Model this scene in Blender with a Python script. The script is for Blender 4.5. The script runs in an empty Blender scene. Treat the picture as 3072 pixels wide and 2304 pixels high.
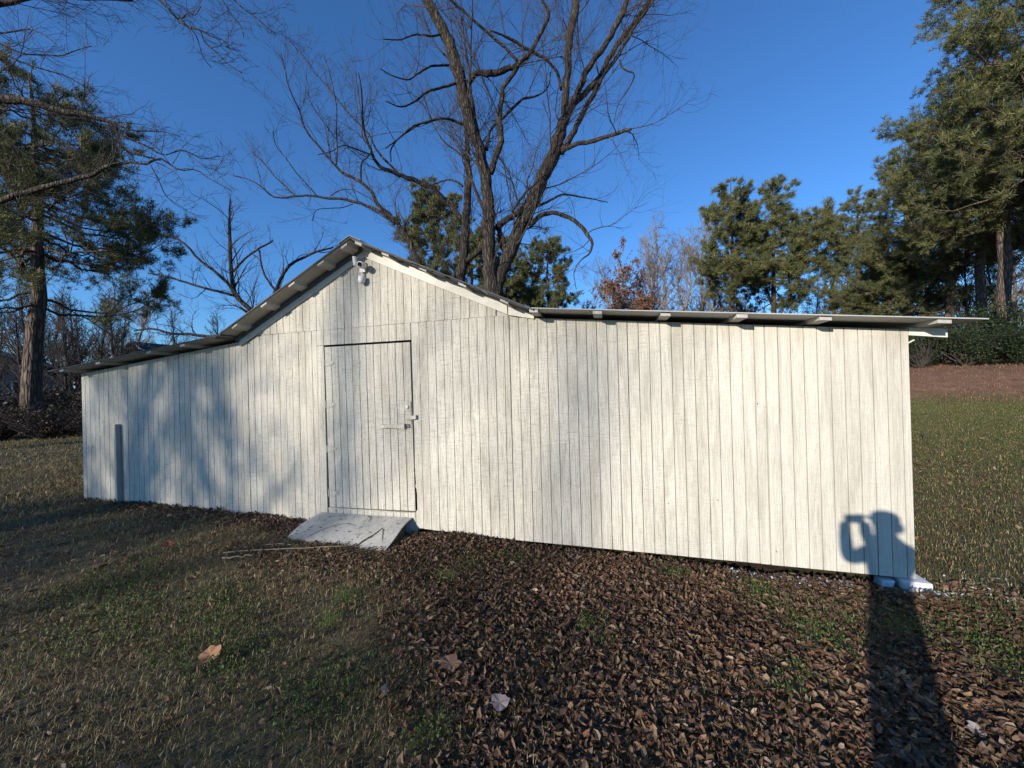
import bpy, math, random
import numpy as np
from mathutils import Vector, Matrix

random.seed(7)
RNG = np.random.default_rng(11)
SC = bpy.context.scene
COL = SC.collection

# ---------------------------------------------------------------- camera
YAW, PITCH, ROLL = math.radians(14.4), math.radians(0.25), math.radians(1.5)
CAM = Vector((0, 0, 1.70))
fwd = Vector((-math.sin(YAW)*math.cos(PITCH), math.cos(YAW)*math.cos(PITCH), math.sin(PITCH)))
r0 = Vector((math.cos(YAW), math.sin(YAW), 0)); u0 = r0.cross(fwd)
rgt = r0*math.cos(ROLL) - u0*math.sin(ROLL)
upv = r0*math.sin(ROLL) + u0*math.cos(ROLL)
cd = bpy.data.cameras.new('camera'); cam = bpy.data.objects.new('camera', cd); COL.objects.link(cam)
M = Matrix((rgt, upv, -fwd)).transposed().to_4x4(); M.translation = CAM
cam.matrix_world = M
cd.sensor_width = 36; cd.sensor_fit = 'HORIZONTAL'; cd.lens = 1120/3072*36
cd.clip_start = 0.02; cd.clip_end = 2000
SC.camera = cam

# ---------------------------------------------------------------- light
EL, AZ = math.radians(15.5), math.radians(28.1)
LD = Vector((math.sin(AZ)*math.cos(EL), math.cos(AZ)*math.cos(EL), -math.sin(EL)))   # way the light travels
wd = bpy.data.worlds.new('World'); SC.world = wd; wd.use_nodes = True
nt = wd.node_tree; bg = nt.nodes['Background']
sky = nt.nodes.new('ShaderNodeTexSky'); sky.sky_type = 'NISHITA'; sky.sun_disc = False
sky.sun_elevation = EL; sky.sun_rotation = AZ + math.pi
sky.altitude = 200; sky.air_density = 1.1; sky.dust_density = 0.0; sky.ozone_density = 8.2
nt.links.new(sky.outputs[0], bg.inputs[0]); bg.inputs[1].default_value = 0.15
sl = bpy.data.lights.new('sun', 'SUN'); sl.energy = 4.6; sl.angle = math.radians(0.53); sl.color = (1, .925, .83)
so = bpy.data.objects.new('sun', sl); COL.objects.link(so)
so.rotation_euler = LD.to_track_quat('-Z', 'Y').to_euler(); so.location = (-20, -35, 15)
SC.view_settings.view_transform = 'Standard'; SC.view_settings.look = 'None'
SC.view_settings.exposure = 0.46; SC.view_settings.gamma = 1.0; SC.view_settings.use_curve_mapping = False
SC.render.engine = 'CYCLES'
SC.cycles.max_bounces = 5; SC.cycles.diffuse_bounces = 3; SC.cycles.transparent_max_bounces = 8
SC.cycles.use_denoising = True
try:
    SC.cycles.denoiser = 'OPENIMAGEDENOISE'; SC.cycles.denoising_prefilter = 'ACCURATE'
except Exception: pass
SC.render.filter_size = 1.2

# ---------------------------------------------------------------- helpers
def mat(name, rough=.8):
    m = bpy.data.materials.new(name); m.use_nodes = True
    b = m.node_tree.nodes['Principled BSDF']; b.inputs['Roughness'].default_value = rough
    b.inputs['Specular IOR Level'].default_value = .3
    return m, m.node_tree, b
def N(nt, t, **kw):
    n = nt.nodes.new(t)
    for k, v in kw.items():
        if k in n.inputs: n.inputs[k].default_value = v
        else: setattr(n, k, v)
    return n
def coords(nt, scale=(1,1,1), kind='Object'):
    t = nt.nodes.new('ShaderNodeTexCoord'); mp = nt.nodes.new('ShaderNodeMapping')
    mp.inputs['Scale'].default_value = scale
    nt.links.new(t.outputs[kind], mp.inputs[0]); return mp.outputs[0]
def noise(nt, vec, scale, detail=4, rough=.6, dist=0):
    n = N(nt, 'ShaderNodeTexNoise', Scale=scale, Detail=detail, Roughness=rough, Distortion=dist)
    nt.links.new(vec, n.inputs['Vector']); return n.outputs['Fac']
def ramp(nt, fac, stops):
    r = nt.nodes.new('ShaderNodeValToRGB'); e = r.color_ramp.elements
    while len(e) < len(stops): e.new(.5)
    for el, (p, c) in zip(e, stops):
        el.position = p; el.color = (*c, 1) if len(c) == 3 else c
    nt.links.new(fac, r.inputs[0]); return r.outputs[0]
def mix(nt, fac, a, b, mode='MIX'):
    m = nt.nodes.new('ShaderNodeMix'); m.data_type = 'RGBA'; m.blend_type = mode
    for s, v in ((m.inputs[0], fac), (m.inputs[6], a), (m.inputs[7], b)):
        if hasattr(v, 'links'): nt.links.new(v, s)
        elif isinstance(v, (int, float)): s.default_value = v
        else: s.default_value = (*v, 1)
    return m.outputs[2]
def bump(nt, b, h, strength=.3, dist=.01):
    n = N(nt, 'ShaderNodeBump', Strength=strength, Distance=dist)
    nt.links.new(h, n.inputs['Height']); nt.links.new(n.outputs[0], b.inputs['Normal']); return n
def link(nt, o, b, sock='Base Color'): nt.links.new(o, b.inputs[sock])

def mesh_np(V, F, mat=None, tint=None, smooth=False):
    """V (n,3); F list of (m,k) arrays; returns mesh"""
    if not isinstance(F, list): F = [F]
    F = [f for f in F if len(f)]
    me = bpy.data.meshes.new('m')
    me.vertices.add(len(V)); me.vertices.foreach_set('co', np.asarray(V, np.float32).ravel())
    lv = np.concatenate([f.ravel() for f in F]).astype(np.int32)
    tot = np.concatenate([np.full(len(f), f.shape[1], np.int32) for f in F])
    me.loops.add(len(lv)); me.loops.foreach_set('vertex_index', lv)
    me.polygons.add(len(tot))
    me.polygons.foreach_set('loop_start', np.concatenate([[0], np.cumsum(tot)[:-1]]).astype(np.int32))
    me.polygons.foreach_set('use_smooth', np.full(len(tot), bool(smooth)))
    me.update(calc_edges=True)
    if tint is not None:
        a = me.attributes.new('tint', 'FLOAT_COLOR', 'POINT')
        t4 = np.ones((len(V), 4), np.float32); t4[:, :3] = tint
        a.data.foreach_set('color', t4.ravel())
    if mat: me.materials.append(mat)
    return me
def obj(name, me, parent=None, loc=None, label=None, cat=None, group=None, kind=None):
    o = bpy.data.objects.new(name, me); COL.objects.link(o)
    if me is not None: me.name = name
    if parent: o.parent = parent
    if loc is not None: o.location = loc
    for k, v in (('label', label), ('category', cat), ('group', group), ('kind', kind)):
        if v: o[k] = v
    return o
def thing(name, label, cat, loc=(0,0,0), group=None):
    return obj(name, None, None, loc, label, cat, group)
class MB:
    """collects simple solids into one mesh"""
    def __init__(s): s.V = []; s.F3 = []; s.F4 = []; s.n = 0
    def add(s, V, F):
        V = np.asarray(V, float); F = np.asarray(F, int) + s.n
        s.V.append(V); (s.F4 if F.shape[1] == 4 else s.F3).append(F); s.n += len(V); return s
    def hexa(s, P):
        """8 corners: bottom 0-3 (ccw from above), top 4-7"""
        return s.add(P, [(3,2,1,0),(4,5,6,7),(0,1,5,4),(1,2,6,5),(2,3,7,6),(3,0,4,7)])
    def box(s, a, b):
        x0,y0,z0 = a; x1,y1,z1 = b
        return s.hexa([(x0,y0,z0),(x1,y0,z0),(x1,y1,z0),(x0,y1,z0),(x0,y0,z1),(x1,y0,z1),(x1,y1,z1),(x0,y1,z1)])
    def tube(s, P, R, n=10, cap=True):
        V, F = tubes(np.asarray(P, float)[None], np.atleast_1d(np.asarray(R, float))[None]*np.ones((1, len(P))), n)
        k = len(P); s.add(V, F)
        if cap:
            b = s.n - len(V)
            for ring in (0, k-1):
                c = np.asarray(P[ring], float); s.V.append(c[None]); ci = s.n; s.n += 1
                idx = [b + ring*n + i for i in range(n)]
                f = [(ci, idx[i], idx[(i+1) % n]) if ring else (ci, idx[(i+1) % n], idx[i]) for i in range(n)]
                s.F3.append(np.array(f))
        return s
    def lathe(s, c, axis, prof, n=14):
        """prof: (r, h) along axis from c"""
        ax = Vector(axis).normalized(); P = [Vector(c) + ax*h for r, h in prof]
        return s.tube([tuple(p) for p in P], [r for r, h in prof], n)
    def mesh(s, mat=None, smooth=False):
        F = []
        if s.F3: F.append(np.concatenate(s.F3))
        if s.F4: F.append(np.concatenate(s.F4))
        me = mesh_np(np.concatenate(s.V), F, mat)
        if smooth: 
            me.polygons.foreach_set('use_smooth', np.ones(len(me.polygons), bool))
        return me
def bevel(o, w=.004, seg=1):
    m = o.modifiers.new('bevel', 'BEVEL'); m.width = w; m.segments = seg; m.limit_method = 'ANGLE'; return o

def unit(v): return v/np.maximum(np.linalg.norm(v, axis=-1, keepdims=True), 1e-9)
def tubes(P, R, sides):
    """P (B,n,3), R (B,n) -> verts, quads"""
    B, n, _ = P.shape
    T = np.empty_like(P); T[:, 1:-1] = P[:, 2:] - P[:, :-2]; T[:, 0] = P[:, 1]-P[:, 0]; T[:, -1] = P[:, -1]-P[:, -2]
    T = unit(T)
    D = unit(P[:, -1]-P[:, 0]); ref = np.where(np.abs(D[:, 2:3]) > .8, [[1., .13, 0]], [[0., .1, 1.]])
    U = np.empty_like(P); u = unit(np.cross(T[:, 0], ref))
    for i in range(n):
        u = unit(u - T[:, i]*np.sum(u*T[:, i], -1, keepdims=True)); U[:, i] = u
    W = np.cross(T, U)
    a = np.arange(sides)*2*np.pi/sides
    V = P[:, :, None] + R[:, :, None, None]*(U[:, :, None]*np.cos(a)[:, None] + W[:, :, None]*np.sin(a)[:, None])
    b = (np.arange(B)*n*sides)[:, None, None]; r = (np.arange(n-1)*sides)[None, :, None]; k = np.arange(sides)[None, None]
    k2 = (k+1) % sides
    F = np.stack([b+r+k, b+r+k2, b+r+sides+k2, b+r+sides+k], -1).reshape(-1, 4)
    return V.reshape(-1, 3), F
def resample(P, n):
    P = np.asarray(P, float); d = np.r_[0, np.cumsum(np.linalg.norm(np.diff(P[:, :3], axis=0), axis=1))]
    t = np.linspace(0, d[-1], n)
    # Catmull-Rom style smooth interpolation on arc length
    m = np.gradient(P, d, axis=0) if len(P) > 2 else np.repeat(((P[-1]-P[0])/d[-1])[None], len(P), 0)
    i = np.clip(np.searchsorted(d, t, 'right')-1, 0, len(d)-2); h = (d[i+1]-d[i])[:, None]; s = ((t-d[i])[:, None])/h
    return ((2*s**3-3*s**2+1)*P[i] + (s**3-2*s**2+s)*h*m[i] + (-2*s**3+3*s**2)*P[i+1] + (s**3-s**2)*h*m[i+1])
def grow(P, R, par, t, rng, ang, length, up, n, wob=.25, rr=.6, rtip=.25, out=None, rl=.02):
    """children of tubes P[par] at params t; length (k,), returns P2,R2"""
    k = len(par); m = P.shape[1]; f = t*(m-1); i = np.clip(f.astype(int), 0, m-2); w = (f-i)[:, None]
    base = P[par, i]*(1-w) + P[par, i+1]*w
    rad = (R[par, i]*(1-w[:, 0]) + R[par, i+1]*w[:, 0])
    T = unit(P[par, i+1]-P[par, i])
    q = unit(np.cross(T, rng.normal(size=(k, 3)))); 
    a = np.radians(rng.normal(ang, 12, k))[:, None]
    d = unit(T*np.cos(a) + q*np.sin(a) + np.array([0, 0, up]))
    if out is not None: d = unit(d + out)
    seg = (length/(n-1))[:, None]; pts = [base]; curl = rng.normal(size=(k, 3))*wob
    for j in range(n-1):
        pts.append(pts[-1] + d*seg)
        d = unit(d + curl*.5 + rng.normal(size=(k, 3))*wob*.6 + np.array([0, 0, up*.25]))
    P2 = np.stack(pts, 1)
    r = np.minimum(rad*rr, length*rl)
    R2 = r[:, None]*np.linspace(1, rtip, n)[None]
    return P2, R2
def pick(P, per_m, rng, t0=.2, t1=1., bias=1.):
    L = np.linalg.norm(np.diff(P, axis=1), axis=2).sum(1)
    c = rng.poisson(L*per_m); par = np.repeat(np.arange(len(P)), c)
    t = t0 + (t1-t0)*rng.random(len(par))**bias
    return par, t, L[par]
def vnoise(x, y, s, seed=0):
    """smooth value noise 0..1"""
    x = np.asarray(x)*s; y = np.asarray(y)*s
    xi = np.floor(x).astype(int); yi = np.floor(y).astype(int); fx = x-xi; fy = y-yi
    fx = fx*fx*(3-2*fx); fy = fy*fy*(3-2*fy)
    def h(a, b):
        v = (a*374761393 + b*668265263 + seed*974711) & 0x7fffffff
        v = ((v ^ (v >> 13))*1274126177) & 0x7fffffff
        return ((v ^ (v >> 16)) & 0xffff)/65535.
    return (h(xi, yi)*(1-fx)+h(xi+1, yi)*fx)*(1-fy) + (h(xi, yi+1)*(1-fx)+h(xi+1, yi+1)*fx)*fy

# ---------------------------------------------------------------- materials
def m_siding():
    m, nt, b = mat('white_rough_sawn_siding', .8)
    v = coords(nt)
    saw = noise(nt, coords(nt, (3.5, 1, 70)), 2.0, 5, .7)                      # saw marks across the boards
    grain = noise(nt, coords(nt, (55, 1, 2.6)), 1.5, 5, .65, .9)               # grain along them
    # growth rings: wide cathedral figures, broken by noise
    wv = N(nt, 'ShaderNodeTexWave', Scale=5.5, Distortion=7.5, Detail=3.); wv.inputs['Detail Scale'].default_value = .7; wv.inputs['Detail Roughness'].default_value = .6
    nt.links.new(coords(nt, (2.6, 1, .30)), wv.inputs['Vector'])
    blot = noise(nt, coords(nt, (.9, 1, .55)), 1.1, 5, .62, .4); fine = noise(nt, coords(nt, (42, 1, 30)), 2, 4, .75)
    streak = noise(nt, coords(nt, (7, 1, .6)), 1.3, 5, .72, .6); region = noise(nt, coords(nt, (1.3, 1, .9)), 1.6, 3, .6)
    c = ramp(nt, blot, [(.34, (.585, .55, .462)), (.58, (.68, .64, .535))])
    c = mix(nt, .6, c, ramp(nt, streak, [(.36, (.66, .64, .60)), (.54, (1, 1, 1))]), 'MULTIPLY')
    sep = nt.nodes.new('ShaderNodeSeparateXYZ'); nt.links.new(v, sep.inputs[0])
    mr = N(nt, 'ShaderNodeMapRange'); nt.links.new(sep.outputs[0], mr.inputs[0])   # weathering is less on the newer right hand sheets
    mr.inputs[1].default_value = -.6; mr.inputs[2].default_value = 1.5; mr.inputs[3].default_value = .78; mr.inputs[4].default_value = .28
    sp = mix(nt, 1., ramp(nt, fine, [(.32, (.60, .58, .55)), (.5, (1, 1, 1))]), ramp(nt, grain, [(.32, (.50, .47, .43)), (.50, (1, 1, 1))]), 'MULTIPLY')
    rg = mix(nt, ramp(nt, region, [(.42, (0, 0, 0)), (.6, (.75, .75, .75))]), (1, 1, 1), ramp(nt, wv.outputs['Fac'], [(.0, (.62, .59, .55)), (.3, (1, 1, 1))]))
    sw = mix(nt, ramp(nt, region, [(.40, (.9, .9, .9)), (.62, (.2, .2, .2))]), (1, 1, 1), ramp(nt, saw, [(.36, (.55, .525, .48)), (.5, (1, 1, 1))]))
    sp = mix(nt, 1., mix(nt, 1., sp, rg, 'MULTIPLY'), sw, 'MULTIPLY')
    c = mix(nt, mr.outputs[0], c, sp, 'MULTIPLY')
    oi = nt.nodes.new('ShaderNodeObjectInfo')
    c = mix(nt, 1., c, ramp(nt, oi.outputs['Random'], [(0, (.945, .94, .935)), (1, (1, 1, 1))]), 'MULTIPLY')
    vo = N(nt, 'ShaderNodeTexVoronoi', Scale=3.2); nt.links.new(coords(nt, (1.6, 1, 1)), vo.inputs['Vector'])
    c = mix(nt, 1., c, ramp(nt, vo.outputs['Distance'], [(.018, (.35, .30, .25)), (.034, (1, 1, 1))]), 'MULTIPLY')   # nail heads and small knots
    link(nt, c, b)
    a = nt.nodes.new('ShaderNodeMath'); a.operation = 'MULTIPLY_ADD'; a.inputs[1].default_value = .8
    nt.links.new(saw, a.inputs[0]); nt.links.new(grain, a.inputs[2]); bump(nt, b, a.outputs[0], .75, .008)
    return m
M_SIDE = m_siding()
def m_simple(name, c1, c2, scale=6, rough=.7, st=(1,1,1), bmp=.2, metal=0, bd=.004):
    m, nt, b = mat(name, rough); f = noise(nt, coords(nt, st), scale, 5, .62, .2)
    link(nt, ramp(nt, f, [(.3, c1), (.7, c2)]), b); b.inputs['Metallic'].default_value = metal
    if bmp: bump(nt, b, f, bmp, bd)
    return m
M_GROOVE = m_simple('groove_back', (.40, .365, .30), (.54, .50, .41), 14)
M_TRIM = m_simple('white_painted_trim', (.60, .57, .49), (.68, .645, .555), 9)
M_ROOF = m_simple('weathered_galvanised_sheet', (.15, .148, .135), (.25, .245, .225), 5, .65, (1,1,1), .1, .1)
M_ROOF2 = m_simple('pale_coated_sheet', (.36, .355, .33), (.46, .45, .42), 5, .6, (1,1,1), .08)
M_ROOFG = m_simple('old_dark_galvanised_sheet', (.045, .044, .042), (.10, .098, .093), 7, .7, (1,1,1), .1, .1)
M_SOFFIT = m_simple('pale_soffit_board', (.27, .26, .225), (.40, .385, .335), 9, .85, (1,4,1))
M_SHADEWOOD = m_simple('eave_shade_timber', (.075, .072, .066), (.14, .135, .125), 10, .9, (1,1,1))
M_FELT = m_simple('dark_roof_felt', (.035, .035, .035), (.08, .078, .075), 30, .9)
M_PURLIN = m_simple('whitewashed_timber', (.34, .32, .28), (.50, .48, .42), 8, .85, (1,.3,1))
M_DARKWOOD = m_simple('old_timber', (.07, .055, .04), (.15, .12, .09), 12, .9)
M_CONC = m_simple('white_painted_concrete', (.55, .54, .51), (.75, .73, .69), 25, .9, (1,1,1), .6)
M_PLASTIC = m_simple('white_lamp_plastic', (.66, .65, .62), (.74, .73, .70), 20, .45, (1,1,1), .03)
M_LENS = m_simple('dark_lens', (.006, .006, .007), (.012, .012, .013), 10, .15, (1,1,1), 0)
M_STICK = m_simple('dry_stick', (.22, .17, .12), (.38, .31, .23), 30, .9)
M_DSTICK = m_simple('dark_twig', (.035, .028, .022), (.08, .065, .05), 30, .9)
M_RAMP = None
def m_ramp():
    m, nt, b = mat('grey_painted_sheet', .5); v = coords(nt)
    f = noise(nt, v, 5, 5, .6, .5); s = noise(nt, v, 26, 4, .7)
    c = ramp(nt, f, [(.3, (.31, .30, .265)), (.7, (.42, .405, .36))])
    link(nt, mix(nt, .8, c, ramp(nt, s, [(.34, (.45, .43, .40)), (.44, (1, 1, 1))]), 'MULTIPLY'), b); bump(nt, b, f, .15, .01); return m
M_RAMP = m_ramp()
def m_bark(name, dark, lite, lichen=None, scale=1.0):
    m, nt, b = mat(name, .95); v = coords(nt, (1, 1, .16))
    vo = N(nt, 'ShaderNodeTexVoronoi', Scale=16*scale); vo.feature = 'DISTANCE_TO_EDGE'; 
    dn = noise(nt, v, 7*scale, 4, .6); 
    mx = mix(nt, .18, v, (0, 0, 0)); nz = N(nt, 'ShaderNodeTexNoise', Scale=9*scale, Detail=3); nt.links.new(v, nz.inputs['Vector'])
    mm = nt.nodes.new('ShaderNodeMix'); mm.data_type = 'VECTOR'; mm.inputs[0].default_value = .12
    nt.links.new(v, mm.inputs[4]); nt.links.new(nz.outputs['Color'], mm.inputs[5]); nt.links.new(mm.outputs[1], vo.inputs['Vector'])
    plate = ramp(nt, vo.outputs['Distance'], [(.0, (0, 0, 0)), (.25, (1, 1, 1))])
    c = mix(nt, plate, tuple(x*.45 for x in dark), ramp(nt, dn, [(.3, dark), (.7, lite)]))
    if lichen: c = mix(nt, ramp(nt, noise(nt, coords(nt), 2.3*scale, 4, .6), [(.58, (0,0,0)), (.72, (.6,.6,.6))]), c, lichen)
    link(nt, c, b); bump(nt, b, plate, .9, .03/scale); return m
M_BARK = m_bark('grey_brown_bark', (.038, .030, .023), (.115, .092, .070), (.11, .10, .065))
M_TWIG = m_simple('twig_bark', (.035, .029, .025), (.08, .066, .056), 3, .9, (1,1,1), 0)
M_TWIGF = m_simple('pale_twig_bark', (.15, .125, .10), (.27, .23, .19), 1, .9, (1,1,1), 0)
M_PBARK = m_bark('pine_bark', (.10, .072, .053), (.215, .16, .12), None, .7)
def m_tint(name, rough=.7, trans=.25, spec=.25):
    m, nt, b = mat(name, rough); a = N(nt, 'ShaderNodeAttribute', attribute_name='tint')
    b.inputs['Specular IOR Level'].default_value = spec
    link(nt, a.outputs['Color'], b)
    if trans:
        t = nt.nodes.new('ShaderNodeBsdfTranslucent'); nt.links.new(a.outputs['Color'], t.inputs[0])
        s = nt.nodes.new('ShaderNodeMixShader'); s.inputs[0].default_value = trans
        nt.links.new(b.outputs[0], s.inputs[1]); nt.links.new(t.outputs[0], s.inputs[2])
        nt.links.new(s.outputs[0], nt.nodes['Material Output'].inputs[0])
    return m
M_NEEDLE = m_tint('pine_needles', .6, .2)
M_LEAF = m_tint('dry_leaf', .6, .12, .4)
M_GRASS = m_tint('grass_blade', .6, .25)
M_BUSH = m_tint('bush_leaf', .55, .2)
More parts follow.
